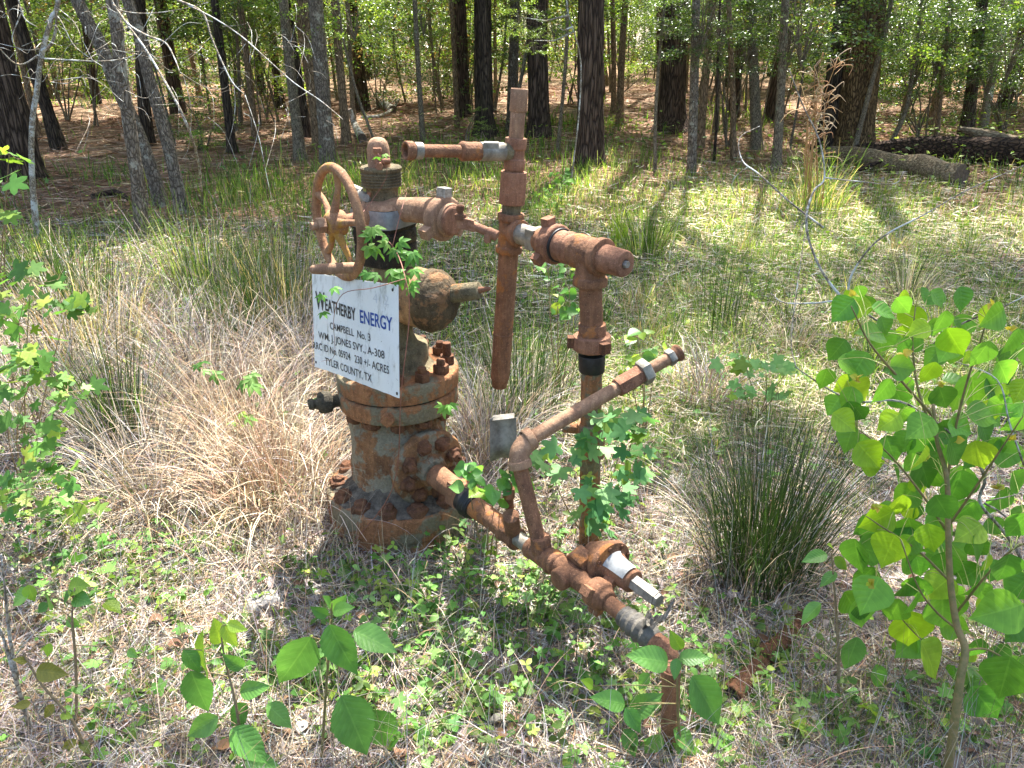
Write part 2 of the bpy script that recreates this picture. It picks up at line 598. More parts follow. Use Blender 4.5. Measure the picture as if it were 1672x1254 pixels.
def attr_mat(name, rough=0.7, trans=0.0, spec=0.2):
    m, nt, out = mat_new(name)
    at = nt.nodes.new('ShaderNodeAttribute'); at.attribute_name = 'Col'
    p = nt.nodes.new('ShaderNodeBsdfPrincipled')
    nt.links.new(at.outputs['Color'], p.inputs['Base Color'])
    p.inputs['Roughness'].default_value = rough
    p.inputs['Specular IOR Level'].default_value = spec
    if trans:
        tr = nt.nodes.new('ShaderNodeBsdfTranslucent'); nt.links.new(at.outputs['Color'], tr.inputs[0])
        ms = nt.nodes.new('ShaderNodeMixShader'); ms.inputs[0].default_value = trans
        nt.links.new(p.outputs[0], ms.inputs[1]); nt.links.new(tr.outputs[0], ms.inputs[2]); nt.links.new(ms.outputs[0], out.inputs[0])
    else:
        nt.links.new(p.outputs[0], out.inputs[0])
    return m

M = {}
M['rust'] = rust('rust_brown', rgb(132, 82, 60), rgb(160, 106, 80), rgb(78, 44, 30))
M['rust_pipe'] = rust('rust_orange_pipe', rgb(118, 74, 50), rgb(152, 98, 66), rgb(66, 42, 30), patch=rgb(164, 108, 62), patch_lo=.56, patch_scale=10)
M['rust_pink'] = rust('rust_pinkish_brown', rgb(136, 98, 76), rgb(164, 124, 98), rgb(92, 56, 42), bump=0.35)
M['rust_wheel'] = rust('rust_wheel', rgb(136, 88, 62), rgb(170, 122, 82), rgb(84, 50, 32), patch=rgb(168, 130, 66), patch_lo=0.56, patch_scale=9, bump=0.35)
M['rust_flange'] = rust('rust_flange', rgb(146, 84, 40), rgb(178, 112, 58), rgb(64, 42, 28), patch=rgb(132, 122, 98), patch_lo=0.5, patch_scale=7, bump=0.9)
M['rust_body'] = rust('rust_body', rgb(140, 84, 46), rgb(168, 112, 62), rgb(52, 38, 28), patch=rgb(148, 138, 116), patch_lo=0.47, patch_scale=9, bump=1.0)
M['rust_bolt'] = rust('rust_bolt', rgb(98, 58, 38), rgb(132, 80, 50), rgb(48, 30, 22), bump=0.8)
M['mossy'] = rust('mossy_steel', rgb(108, 96, 76), rgb(134, 122, 96), rgb(46, 40, 32), patch=rgb(140, 104, 66), patch_lo=0.56, bump=1.0)
M['ball'] = rust('ball_rust', rgb(148, 108, 70), rgb(172, 132, 92), rgb(84, 56, 36), patch=rgb(88, 76, 62), patch_lo=0.53, patch_scale=8, bump=0.6)
M['darkmoss'] = rust('dark_mossy_steel', rgb(80, 64, 48), rgb(112, 92, 68), rgb(34, 28, 22), patch=rgb(138, 104, 72), patch_lo=0.52, patch_scale=14, bump=1.0)
M['tar'] = rust('black_tar', rgb(24, 22, 20), rgb(52, 46, 38), rgb(10, 9, 8), patch=rgb(84, 74, 56), patch_lo=0.58, patch_scale=12, rough=0.7, bump=0.8)
M['tape'] = plain('silver_tape', rgb(112, 116, 118), rgb(150, 152, 152), 30, 0.42, 0.3, 0.3)
M['darkiron'] = rust('dark_iron', rgb(72, 66, 58), rgb(94, 86, 74), rgb(34, 30, 26), bump=0.9)
M['galv'] = plain('galvanised_steel', rgb(104, 98, 86), rgb(156, 150, 136), 30, 0.5, 0.25, 0.25)
M['greytape'] = plain('grey_tape', rgb(78, 74, 66), rgb(112, 106, 96), 34, 0.6, 1.0)
M['black'] = plain('black_rubber', rgb(20, 20, 22), rgb(44, 42, 40), 40, 0.45, 0.4)
M['white_label'] = plain('white_paper', rgb(128, 128, 124), rgb(168, 168, 162), 30, 0.6, 0.1)
M['bare_metal'] = plain('bare_metal', rgb(120, 118, 112), rgb(190, 186, 176), 60, 0.35, 0.2, 0.5)

# ================================================================== IRONWORK
def part(name, geos, mat, parent, sharp=32, label=None):
    mb = MB()
    if isinstance(geos, tuple): geos = [geos]
    for g in geos:
        mb.add(g[0], g[1], g[2])
    o = mb.build(name, mat, parent, True, sharp, attrs=False)
    if label: o['label'] = label
    return o
def V3(*a): return Vector(a)
def rodg(A, B, r, r2=None, segs=28, wob=0.0006, b=0.002):
    A = Vector(A); B = Vector(B); L = (B - A).length; r2 = r if r2 is None else r2
    prof = bev([(0, 0.0005), (0, r), (L, r2), (L, 0.0005)], b)
    if L > 0.1:      # more rows, so that the wobble shows
        k = next(i for i in range(len(prof) - 1) if prof[i + 1][0] - prof[i][0] > L * 0.5)
        a, c = prof[k], prof[k + 1]
        n = int(L / 0.03)
        prof = prof[:k + 1] + [(a[0] + (c[0] - a[0]) * i / n, a[1] + (c[1] - a[1]) * i / n) for i in range(1, n)] + prof[k + 1:]
    return lathe(A, B - A, prof, segs, wob, A.x * 7)
def openpipe(A, B, r, wall=0.005, segs=28):
    """B end open, the bore visible"""
    A = Vector(A); B = Vector(B); L = (B - A).length
    return lathe(A, B - A, [(0, 0.0005), (0, r), (L * .5, r), (L - .002, r), (L, r - .002), (L, r - wall), (L - .03, r - wall - .001), (L - 0.12, r - wall - .002), (L - .12, .0005)], segs, 0.0004)
def collarg(A, d, L, r, rim=0.003, rl=0.012, segs=32, wob=0.0006):
    """fitting with banded ends"""
    A = Vector(A)
    return lathe(A, d, bev([(0, 0.0005), (0, r + rim), (rl, r + rim), (rl + .003, r), (L - rl - .003, r), (L - rl, r + rim), (L, r + rim), (L, 0.0005)], 0.002), segs, wob)
def hexg(A, d, L, r, n=6, rot=0.0):
    A = Vector(A)
    x, y, d = frame(d)
    vs = []; fs = []
    prof = [(0, .82), (0, .94), (L * .12, 1.0), (L * .88, 1.0), (L, .94), (L, .82)]
    for h, k in prof:
        for i in range(n):
            a = 2 * math.pi * i / n + rot
            vs.append(tuple(A + d * h + (x * math.cos(a) + y * math.sin(a)) * r * k))
    for j in range(len(prof) - 1):
        for i in range(n):
            fs.append((j * n + i, j * n + (i + 1) % n, (j + 1) * n + (i + 1) % n, (j + 1) * n + i))
    fs.append(tuple(reversed(range(n)))); fs.append(tuple((len(prof) - 1) * n + i for i in range(n)))
    return np.array(vs, np.float32), fs, [(0, 0)] * len(vs)
def boxg(C, ax, ay, az, b=0.002):
    """box with half vectors ax, ay, az (chamfered along its outline)"""
    C = Vector(C); vs = []
    for sz, k in ((-1, .94), (-.94, 1), (.94, 1), (1, .94)):
        for sx, sy in ((-1, -1), (1, -1), (1, 1), (-1, 1)):
            vs.append(tuple(C + ax * sx * k + ay * sy * k + az * sz))
    fs = [(3, 2, 1, 0), (12, 13, 14, 15)]
    for j in range(3):
        for i in range(4):
            fs.append((j * 4 + i, j * 4 + (i + 1) % 4, j * 4 + 4 + (i + 1) % 4, j * 4 + 4 + i))
    return np.array(vs, np.float32), fs, [(0, 0)] * 16
def elbowg(A, d1, d2, rb, r, segs=24):
    """quarter bend from A heading d1 leaving along d2, bend radius rb"""
    d1 = Vector(d1).normalized(); d2 = Vector(d2).normalized()
    A = Vector(A)
    p0 = A; p2 = A + d1 * rb + d2 * rb; p1 = A + d1 * rb
    path = [(p0 * (1 - t) ** 2 + p1 * 2 * t * (1 - t) + p2 * t * t) for t in np.linspace(0, 1, 9)]
    return tube(path, r, segs)
def nutstud(A, d, r, L, stud=0.012, rot=0.0):
    d = Vector(d).normalized()
    return [hexg(A, d, L, r, 6, rot), lathe(Vector(A) + d * L, d, bev([(-.002, r * .55), (stud, r * .55), (stud, .0005)], .002), 14, 0.001)]

# ---------------------------------------------------------------- the wellhead
WX, WY = -0.40, 2.40
WH = thing('wellhead', 'rusty wellhead stack with round flanges, spoked handwheel and domed cap on top', 'wellhead', (WX, WY, 0))
UP = Vector((0, 0, 1))
def wc(z, dx=0, dy=0):      # the stack leans a touch
    return Vector((WX + 0.02 * (z) + dx, WY + dy, z))
# base flange with caked soil on it
base = part('base_flange', lathe(wc(0), UP, bev([(-.03, .0005), (-.03, .262), (.02, .268), (.05, .262), (.056, .27), (.135, .268), (.146, .258), (.150, .20), (.16, .0005)], .008), 72, 0.006, 3), M['rust_flange'], WH)
mb = MB()
g = lathe(wc(.146), UP, [(0, .252), (.012, .225), (.022, .2), (.045, .18), (.07, .165), (.07, .1)], 64, 0.012, 9)
mb.add(*g[:2], g[2]); crust = mb.build('soil_crust', plain('caked_soil', rgb(58, 50, 42), rgb(112, 102, 88), 40, 0.95, 1.0), base, True, None, attrs=False)
for k in range(14):
    a = 2 * math.pi * (k + 0.3) / 14
    part('flange_bolt', [lathe(wc(.143, math.cos(a) * .225, math.sin(a) * .225), UP, bev([(0, .034), (.022, .034), (.026, .030), (.028, .021), (.040, .020), (.042, .0005)], .003), 24, 0.006, k, lambda t, a=a: .93 + .07 * math.cos(6 * t + a * 3))], M['rust_bolt'], base)
# lower body
bodyp = [(.12, .205), (.16, .188), (.185, .173), (.24, .169), (.30, .168), (.35, .168), (.385, .166), (.41, .156), (.43, .146), (.466, .142), (.466, .0005)]
body = part('casing_head', lathe(wc(0), UP, bodyp, 84, 0.009, 21), M['rust_body'], WH)
# side outlet, facing right and toward the camera
OD = Vector((0.62, -0.785, -0.03)).normalized()
OC = wc(.285) + Vector((OD.x, OD.y, 0)).normalized() * 0.155
outl = part('outlet_flange', [lathe(OC, OD, bev([(-.06, .12), (0.0, .122), (.004, .136), (.03, .136), (.036, .128), (.038, .06), (.055, .052), (.07, .05), (.07, .0005)], .005), 56, 0.004, 2)], M['rust_body'], WH)
ox, oy, _ = frame(OD)
for k in range(8):
    a = 2 * math.pi * (k + .35) / 8
    q = OC + OD * .034 + (ox * math.cos(a) + oy * math.sin(a)) * .096
    part('outlet_bolt', [lathe(q, OD, bev([(0, .029), (.016, .029), (.019, .018), (.034, .016), (.036, .0005)], .003), 24, 0.005, k, lambda t, a=a: .93 + .07 * math.cos(6 * t + a * 3))], M['rust_bolt'], outl)
# flange pair
part('lower_flange', lathe(wc(.466), UP, bev([(0, .0005), (0, .185), (.004, .203), (.06, .205), (.069, .2), (.069, .0005)], .006), 72, 0.003, 5), M['rust_flange'], WH)
ring = part('ring_gap', lathe(wc(.534), UP, [(0, .196), (.008, .196)], 48), M['tar'], WH)
upf = part('upper_flange', lathe(wc(.541), UP, bev([(0, .0005), (0, .206), (.056, .206), (.062, .198), (.066, .12), (.066, .0005)], .005), 72, 0.003, 8), M['rust_flange'], WH)
for k in range(12):
    a = 2 * math.pi * (k + .2) / 12
    q = wc(.600, math.cos(a) * .168, math.sin(a) * .168)
    part('stud_nut', nutstud(q, UP, .0265, .032, .018 if k % 3 else .045, a), M['rust_bolt'], upf)
for k in range(12):
    a = 2 * math.pi * (k + .2) / 12
    q = wc(.466, math.cos(a) * .168, math.sin(a) * .168)
    part('under_nut', lathe(q, -UP, bev([(0, .030), (.024, .029), (.027, .018), (.034, .016), (.034, .0005)], .003), 18, .004, k, lambda t, a=a: .93 + .07 * math.cos(6 * t + a * 3)), M['rust_bolt'], WH)
fd = Vector((-.02, -1, 0)).normalized()
part('plug', [lathe(wc(.506) + fd * .198, fd, bev([(0, .036), (.012, .034), (.016, .022), (.03, .022), (.03, .0005)], .003), 24, 0.003, 1), hexg(wc(.506) + fd * .214, fd, .028, .021, 4)], M['rust_flange'], WH)
ld = Vector((-.93, -.36, 0)).normalized()
nv = part('needle_valve', [lathe(wc(.505) + ld * .196, ld, bev([(0, .02), (.03, .02), (.034, .034), (.055, .038), (.075, .03), (.08, .016), (.10, .014), (.102, .0005)], .004), 20, 0.006, 4),
                      lathe(wc(.505) + ld * .255 - UP * .035, UP, bev([(0, .0005), (0, .018), (.07, .018), (.07, .0005)], .004), 14, .004, 3)], M['darkiron'], WH)
part('cap', lathe(wc(.505) + ld * .288, ld, bev([(0, .0005), (0, .020), (.018, .018), (.018, .0005)], .004), 14, .004, 3), M['darkiron'], nv)
# neck
neck = part('neck', [lathe(wc(.60), UP, bev([(0, .13), (.02, .108), (.028, .106), (.076, .108), (.084, .100), (.088, .068), (.12, .058), (.2, .056), (.37, .055)], .005), 56, 0.004, 4)], M['mossy'], WH)
# ball shaped bonnet facing right, with a stub and nipple
bd = Vector((.80, -.58, .02)).normalized()
bc = P(688, 487, 2.37)
part('bonnet', [lathe(bc, bd, [(-.11, .0005), (-.11, .07), (-.07, .092), (-.03, .096), (.045, .097), (.05, .0005)], 48, 0.004, 14)], M['ball'], WH)
part('bonnet_face', [lathe(bc, bd, [(.040, .0965), (.075, .093), (.092, .084), (.108, .062), (.116, .045), (.118, .034), (.118, .0005)], 48, 0.006, 14)], M['darkmoss'], WH)
part('bonnet_rim', [lathe(bc, bd, bev([(.034, .094), (.038, .102), (.062, .101), (.068, .09)], .004), 48, 0.006, 2)], M['darkmoss'], WH)
sp = P(744, 482, 2.32); se = P(783, 473, 2.33); s2 = P(801, 471, 2.33)
part('bonnet_stub', [rodg(P(728, 481, 2.34), P(783, 474, 2.30), .031, .027, 24, .001)], M['mossy'], WH)
part('nipple', [rodg(P(780, 474, 2.30), P(801, 471, 2.29), .011, .006, 12, .0008)], M['rust'], WH)
# square shouldered master valve block, tarred
def sq(a): # rounded square factor
    return 1.0 / (abs(math.cos(a)) ** 5 + abs(math.sin(a)) ** 5) ** (1 / 5)
blk = part('valve_block', lathe(wc(0), V3(.0, 0, 1), bev([(.955, .0005), (.955, .07), (.962, .079), (1.02, .081), (1.022, .077), (1.027, .081), (1.066, .082), (1.07, .077), (1.076, .082), (1.138, .08), (1.142, .06), (1.142, .0005)], .004), 64, 0.003, 1, lambda a: sq(a + .5)), M['tar'], WH)
part('tape_band', lathe(wc(0), UP, [(1.082, .0835), (1.092, .0842), (1.125, .0838), (1.137, .082)], 64, 0.002, 1, lambda a: sq(a + .5)), M['tape'], blk)
part('shoulder', lathe(wc(0), UP, [(1.128, .081), (1.142, .076), (1.152, .062), (1.156, .048)], 64, 0.002, 1, lambda a: sq(a + .5)), M['rust_pink'], WH)
# cross body: runs from the stem side to the union
ct = smooth_path([P(596, 352, 2.36), P(606, 350, 2.36), P(640, 343, 2.37), P(680, 343, 2.35), P(705, 346, 2.31), P(722, 351, 2.27)], 5)
cr = interp([.030, .040, .038, .037, .039, .043, .052], len(ct))
cross = part('cross_body', [tube(ct, cr, 30), lathe(ct[0], ct[0] - ct[6], bev([(-.012, .043), (.01, .043), (.016, .034), (.03, .028), (.03, .0005)], .003), 26, .001)], M['rust_pink'], WH)
ud = Vector((.76, -.64, -.05)).normalized()
uc = P(726, 357, 2.27)
un = part('union_ring', [lathe(uc, ud, bev([(-.045, .045), (-.03, .058), (-.022, .065), (.004, .067), (.012, .062), (.014, .046), (.016, .05), (.03, .048), (.032, .0005)], .004), 44, 0.0012, 2)], M['rust_pink'], WH)
ux, uy, _ = frame(ud)
for k in range(3):
    a = math.radians(205 + 120 * k)
    dd = ux * math.cos(a) + uy * math.sin(a)
    part('lug', boxg(uc + dd * .070 - ud * .008, dd * .019, dd.cross(ud) * .016, ud * .017), M['bare_metal'] if k == 2 else M['rust_pink'], un)
part('end_disc', lathe(uc + ud * .028, ud, bev([(0, .044), (.008, .044), (.012, .036), (.013, .0005)], .002), 36, .001), M['rust'], un)
lv0 = P(748, 362, 2.17); lv1 = P(772, 368, 2.15); lv2 = P(806, 383, 2.13)
part('lever', [boxg((lv0 + lv1) / 2, (lv1 - lv0) * .6, Vector((.0, .012, .0)), Vector((0, 0, .016))), rodg(lv1 - (lv2 - lv1) * .2, lv2, .0125, .0125, 16),
               lathe(lv2, (lv2 - lv1), bev([(-.02, .015), (.012, .015), (.012, .0005)], .002), 16), rodg(P(797, 382, 2.13), P(796, 396, 2.13), .012, .010, 12)], M['rust'], un)
part('lever_bolt', [lathe(P(752, 352, 2.165), UP, bev([(-.01, .017), (.004, .017), (.004, .009), (.03, .008), (.03, .0005)], .001), 14), hexg(P(752, 344, 2.165), UP, .014, .013)], M['rust_bolt'], un)
# stem with bearing cap behind the wheel and the grease elbow above it
WD = Vector((-.815, -.58, 0)).normalized()
WC = P(552, 364, 2.27)
stem_end = WC + WD * .07
part('stem', [rodg(P(604, 352, 2.37), WC + WD * .02, .021, .016, 20), rodg(WC, stem_end, .012, .011, 16)], M['rust'], WH)
part('bearing_cap', [rodg(P(600, 353, 2.36), P(584, 354, 2.335), .036, .024, 24)], M['rust_pink'], WH)
part('grease_elbow', [rodg(P(585, 318, 2.40), P(602, 327, 2.38), .017, .022, 18), hexg(P(600, 326, 2.38), P(608, 328, 2.37) - P(600, 326, 2.38), .02, .022), rodg(P(590, 316, 2.41), P(572, 306, 2.41), .018, .014, 14)], M['galv'], WH)
part('grease_plug', [hexg(P(603, 323, 2.37), P(606, 316, 2.37) - P(603, 323, 2.37), .02, .012, 4)], M['rust'], WH)
# handwheel
hw = part('handwheel', tube([WC + (UP * math.sin(a) + WD.cross(UP) * math.cos(a)) * .160 for a in np.linspace(0, 2 * math.pi, 65)[:-1]], .0138, 16, False, closed=True), M['rust_wheel'], WH)
part('hub', lathe(WC + WD * -.02, WD, bev([(0, .0005), (0, .036), (.02, .040), (.045, .036), (.06, .024), (.06, .0005)], .005), 28, .001), M['rust_wheel'], hw)
part('hub_nut', [hexg(WC + WD * .042, WD, .024, .024), rodg(WC + WD * .05, WC + WD * .085, .012)], M['rust_pink'], hw)
wx = WD.cross(UP).normalized()
for k in range(5):
    a = math.radians(98 + 72 * k)
    d = UP * math.sin(a) + wx * math.cos(a)
    pth = smooth_path([WC + WD * .012 + d * .022, WC + WD * .004 + d * .065, WC - WD * .004 + d * .11, WC + d * .152], 4)
    part('spoke', tube(pth, interp([.016, .0105, .0088, .012], len(pth)), 12), M['rust_wheel'], hw)
ha = math.radians(-78)
hp = WC + (UP * math.sin(ha) + wx * math.cos(ha)) * .158
hp = P(578, 437, 2.19)
part('crank_handle', [lathe(hp, P(512, 440, 2.12) - hp, bev([(-.012, .012), (.0, .016), (.05, .0165), (.10, .0155), (.128, .012), (.134, .006), (.135, .0005)], .003), 18, .0008)], M['rust_pink'], hw)
# top: threaded collar and the domed cap
tp = wc(1.13)
part('top_body', lathe(wc(0), UP, [(1.115, .062), (1.135, .054), (1.165, .048), (1.19, .050), (1.205, .056)], 40, .0015), M['mossy'], WH)
thr = [(1.196, .050), (1.198, .058)]
for i in range(5):
    z = 1.200 + i * .0085
    thr += [(z, .062), (z + .003, .0625), (z + .0045, .0585), (z + .0075, .0585)]
thr += [(1.246, .063), (1.254, .064), (1.258, .06), (1.256, .03)]
part('threaded_collar', lathe(wc(0), UP, thr, 48, .0012), M['mossy'], WH)
part('dome_cap', lathe(wc(0, -.004), UP, [(1.25, .036), (1.256, .034), (1.30, .034), (1.316, .0325), (1.329, .028), (1.338, .020), (1.342, .01), (1.343, .0005)], 36, .0007), M['rust_pink'], WH)
tv = P(617, 262, 2.36)
part('bleed_valve', [rodg(tv - V3(0, 0, .03), tv + V3(0, 0, .028), .010, .010, 14), hexg(tv + V3(0, 0, .022), UP, .014, .014), rodg(tv + V3(0, 0, -.002), tv + V3(.035, .01, -.004), .009), hexg(tv + V3(.004, -.012, -.014), V3(0.3, -1, 0), .014, .012)], M['rust'], WH)

# ---------------------------------------------------------------- sign
SCN = Vector((-0.486, 2.208, 0.7967))
SX = Vector((0.6094, -0.7717, 0.160)).normalized()
SN = Vector((-0.7927, -0.5979, 0.1189)); SN = (SN - SX * SN.dot(SX)).normalized()
SY = SN.cross(SX)
def sbend(x, y):        # the sheet is slightly warped
    return 0.006 * math.sin(x * 9 + 1) + 0.016 * (x / .3) ** 2 * (0.6 - y * 2)
def spt(x, y, n=0.0):
    return SCN + SX * x + SY * y + SN * (n + sbend(x, y))
SIGN = thing('well_sign', 'white lease sign with black and blue lettering leaning against the wellhead under the handwheel', 'sign', tuple(spt(0, -.158)))
nx, ny = 30, 14
vs = []; fs = []
for s in (0, -0.0016):
    for j in range(ny + 1):
        for i in range(nx + 1):
            vs.append(tuple(spt(-.29 + .58 * i / nx, -.158 + .316 * j / ny + .0006 * math.sin(i * 1.7), s)))
N1 = (nx + 1) * (ny + 1)
for j in range(ny):
    for i in range(nx):
        a = j * (nx + 1) + i
        fs.append((a, a + 1, a + nx + 2, a + nx + 1)); fs.append((N1 + a, N1 + a + nx + 1, N1 + a + nx + 2, N1 + a + 1))
for i in range(nx):
    fs.append((i, N1 + i, N1 + i + 1, i + 1)); b = ny * (nx + 1) + i; fs.append((b, b + 1, N1 + b + 1, N1 + b))
for j in range(ny):
    a = j * (nx + 1); fs.append((a, a + nx + 1, N1 + a + nx + 1, N1 + a)); b = a + nx; fs.append((b, N1 + b, N1 + b + nx + 1, b + nx + 1))
m, nt, out = mat_new('sign_sheet')
v = objco(nt)
col = mix(nt, noise_n(nt, v, 6, 5, 0.6, 0.4, 0.75), (0.78, 0.79, 0.78), (0.70, 0.71, 0.67))
col = mix(nt, noise_n(nt, objco(nt, (1, 1, .35)), 26, 9, 0.75, 0.53, 0.66), col, (0.40, 0.40, 0.37))
col = mix(nt, noise_n(nt, v, 110, 4, 0.7, 0.64, 0.74), col, (0.22, 0.19, 0.14))
bsdf(nt, out, col, 0.45, noise_n(nt, v, 8, 2, 0.5), 0.25, 0.02, 0, 0.4)
tr = nt.nodes.new('ShaderNodeBsdfTranslucent'); tr.inputs[0].default_value = (0.8, 0.8, 0.62, 1)
ms = nt.nodes.new('ShaderNodeMixShader'); ms.inputs[0].default_value = 0.10
pb = [n for n in nt.nodes if n.type == 'BSDF_PRINCIPLED'][0]
nt.links.new(pb.outputs[0], ms.inputs[1]); nt.links.new(tr.outputs[0], ms.inputs[2]); nt.links.new(ms.outputs[0], out.inputs[0])
mb = MB(); mb.add(np.array(vs), fs)
panel = mb.build('panel', m, SIGN, True, 40, attrs=False)
ink = plain('black_ink', (0.012, 0.013, 0.016), (0.04, 0.04, 0.045), 60, 0.5, 0.1)
blue = plain('blue_ink', rgb(16, 58, 132), rgb(30, 74, 150), 60, 0.5, 0.1)
faint = plain('faded_ink', (0.55, 0.56, 0.57), (0.62, 0.63, 0.63), 60, 0.6, 0.1)
def text_on_sign(txt, x0, x1, y0, h, mat, bold=0.0, name='lettering', slope=0.0):
    cu = bpy.data.curves.new('t', 'FONT'); cu.body = txt; cu.size = 1; cu.offset = bold; cu.resolution_u = 3
    to = bpy.data.objects.new('t', cu); COL.objects.link(to)
    bpy.context.view_layer.update()
    ev = to.evaluated_get(bpy.context.evaluated_depsgraph_get())
    me = ev.to_mesh()
    V = np.array([v.co[:] for v in me.vertices]); F = [tuple(p.vertices) for p in me.polygons]
    ev.to_mesh_clear(); bpy.data.objects.remove(to)
    a, b = V[:, 0].min(), V[:, 0].max()
    caps = 0.73
    W = [tuple(spt(x0 + (x1 - x0) * (q[0] - a) / (b - a), y0 + slope * ((q[0] - a) / (b - a)) + q[1] / caps * h, .0012)) for q in V]
    mb = MB(); mb.add(np.array(W), F)
    return mb.build(name, mat, SIGN, False, attrs=False)
text_on_sign('W', -.268, -.196, .044, .058, ink, .03)
text_on_sign('EATHERBY', -.196, .036, .044, .039, ink, .022, slope=-.010)
text_on_sign('ENERGY', .064, .258, .032, .040, blue, .016, slope=-.004)
text_on_sign('CAMPBELL  No. 3', -.165, .126, -.014, .0235, ink, .006, slope=-.003)
text_on_sign('WM. J. JONES SVY., A-308', -.256, .208, -.055, .0245, ink, .006, slope=-.003)
text_on_sign('RRC ID No. 05924   230 +/- ACRES', -.297, .234, -.094, .0245, ink, .006, slope=-.004)
text_on_sign('TYLER COUNTY, TX', -.214, .124, -.138, .0255, ink, .006, slope=-.003)
text_on_sign('412', .150, .240, .098, .030, faint, -.012)
for (x, y) in ((.279, -.146), (-.28, -.14), (.262, .143)):
    part('screw_hole', lathe(spt(x, y, .0005), SN, [(0, .0045), (.0012, .0045), (.0014, .0005)], 12), M['black'], SIGN)

# ---------------------------------------------------------------- low flow line from the wellhead outlet to the ground
FE = G(1095, 1222)
FL = thing('flow_line', 'low rusty flow line running right from the wellhead outlet and bending into the ground', 'pipe', tuple(FE))
A0 = OC + OD * .05
A1 = P(752, 808, 2.08); A2 = P(778, 832, 1.995); A3 = P(812, 858, 1.90)
E_ = P(1068, 1047, 1.42)
fdir = Vector((.61, -.79, 0)).normalized()
def F(u, v):   # a point on the flow line's vertical plane, at that pixel
    d = ray(u, v); n = fdir.cross(UP); p0 = P(885, 900, 1.77)
    t = (p0 - Vector((0, 0, 1.6))).dot(n) / d.dot(n)
    return Vector((0, 0, 1.6)) + d * t
a = F(712, 776); b = F(752, 806); c = F(768, 822); d = F(788, 838); e = F(820, 862); f = F(844, 878); g_ = F(866, 893)
part('swage', [rodg(a, b, .040, .036, 30, .001)], M['rust_pipe'], FL)
part('square_collar', [hexg(F(742, 799), fdir, .062, .050, 4, .6)], M['rust_pipe'], FL)
part('rubber_wrap', [rodg(F(758, 814), F(776, 829), .043, .040, 26, .003), lathe(F(764, 819), fdir, [(0, .04), (.006, .046), (.012, .04), (.018, .046), (.024, .041), (.03, .045), (.036, .04)], 26, .002)], M['black'], FL)
part('pipe_section', [rodg(F(772, 825), F(836, 872), .033, .030, 28, .001)], M['rust_pipe'], FL)
part('tee', [collarg(F(822, 864), fdir, .07, .031), rodg(F(838, 872), P(834, 842, 1.815), .023)], M['rust_pipe'], FL)
part('galvanised_nipple', [rodg(F(843, 877), F(872, 897), .0225, .0225, 24), ], M['galv'], FL)
tb = F(884, 901)
part('riser_tee', [collarg(F(866, 892), fdir, .105, .030, .003, .016), rodg(F(885, 905), P(882, 876, 1.775), .029, .0285)], M['rust_pipe'], FL)
elb = P(842, 730, 1.85)
part('riser', [rodg(F(885, 905), P(846, 750, 1.842), .0215, .0215, 26, .0005)], M['rust_pipe'], FL)
rd = (P(842, 730, 1.85) - F(885, 905)).normalized()
p2 = P(1052, 608, 2.035); pend = P(1112, 574, 2.09)
ad = (pend - elb).normalized()
part('elbow', [elbowg(elb - rd * .052, rd, ad, .047, .0285), lathe(elb - rd * .06, rd, bev([(0, .0005), (0, .033), (.022, .033), (.024, .027)], .003), 26, .0006),
               lathe(elb + ad * .032, ad, bev([(0, .028), (.002, .0325), (.024, .0325), (.024, .0005)], .003), 26, .0006)], M['rust_pink'], FL)
part('arm_pipe', [rodg(elb + ad * .03, p2, .0205, .0205, 26, .0005)], M['rust_pink'], FL)
hx = P(1008, 633, 1.995)
part('hex_coupling', [hexg(hx, ad, .085, .0305, 6, .3)], M['rust'], FL)
part('galvanised_nut', [hexg(P(1046, 611, 2.03), ad, .028, .039, 6, .1)], M['galv'], FL)
part('end_pipe', [rodg(P(1052, 608, 2.035), P(1106, 577, 2.085), .0185, .0185, 24), ], M['rust_pink'], FL)
part('end_collar', [lathe(P(1094, 584, 2.074), ad, bev([(0, .0005), (0, .021), (.022, .022), (.026, .026), (.034, .027), (.036, .016), (.02, .014), (.02, .0005)], .002), 26)], M['rust_pipe'], FL)
part('end_nut', [hexg(P(1090, 586, 2.07), ad, .02, .0255)], M['galv'], FL)
# bent aluminium tag plate on its own small riser
part('small_riser', [rodg(F(835, 868), P(829, 790, 1.86), .013, .013, 18), lathe(P(834, 845, 1.83), UP, bev([(-.02, .022), (.0, .022), (.008, .018), (.008, .0005)], .002), 18), lathe(P(831, 812, 1.85), UP, bev([(0, .0005), (0, .017), (.03, .017), (.03, .0005)], .002), 18)], M['rust_pipe'], FL)
pa, pb_, pc, pd_ = P(800, 683, 1.90), P(843, 681, 1.90), P(843, 755, 1.88), P(800, 757, 1.88)
vs = []; fs = []
for k in (0, 1):
    for i in range(9):
        for j in range(9):
            s, t = i / 8, j / 8
            q = (pa * (1 - s) + pb_ * s) * (1 - t) + (pd_ * (1 - s) + pc * s) * t
            q = q + V3(0, .022 * (1 - math.cos(math.pi * (s - .5))) * -1 + .02 - k * .0025, 0)
            if t > .8: q = q + V3(0, .02 * (t - .8) * 5, .004 * (t - .8) * -5)
            vs.append(tuple(q))
for i in range(8):
    for j in range(8):
        a_ = i * 9 + j
        fs.append((a_, a_ + 1, a_ + 10, a_ + 9)); fs.append((81 + a_, 81 + a_ + 9, 81 + a_ + 10, 81 + a_ + 1))
for i in range(8):
    for r0, r1 in (((i * 9), (i + 1) * 9), ((i * 9 + 8), (i + 1) * 9 + 8), (i, i + 1), (72 + i, 73 + i)):
        fs.append((r0, r1, r1 + 81, r0 + 81))
part('tag_plate', (np.array(vs), fs, [(0, 0)] * 162), M['galv'], FL)
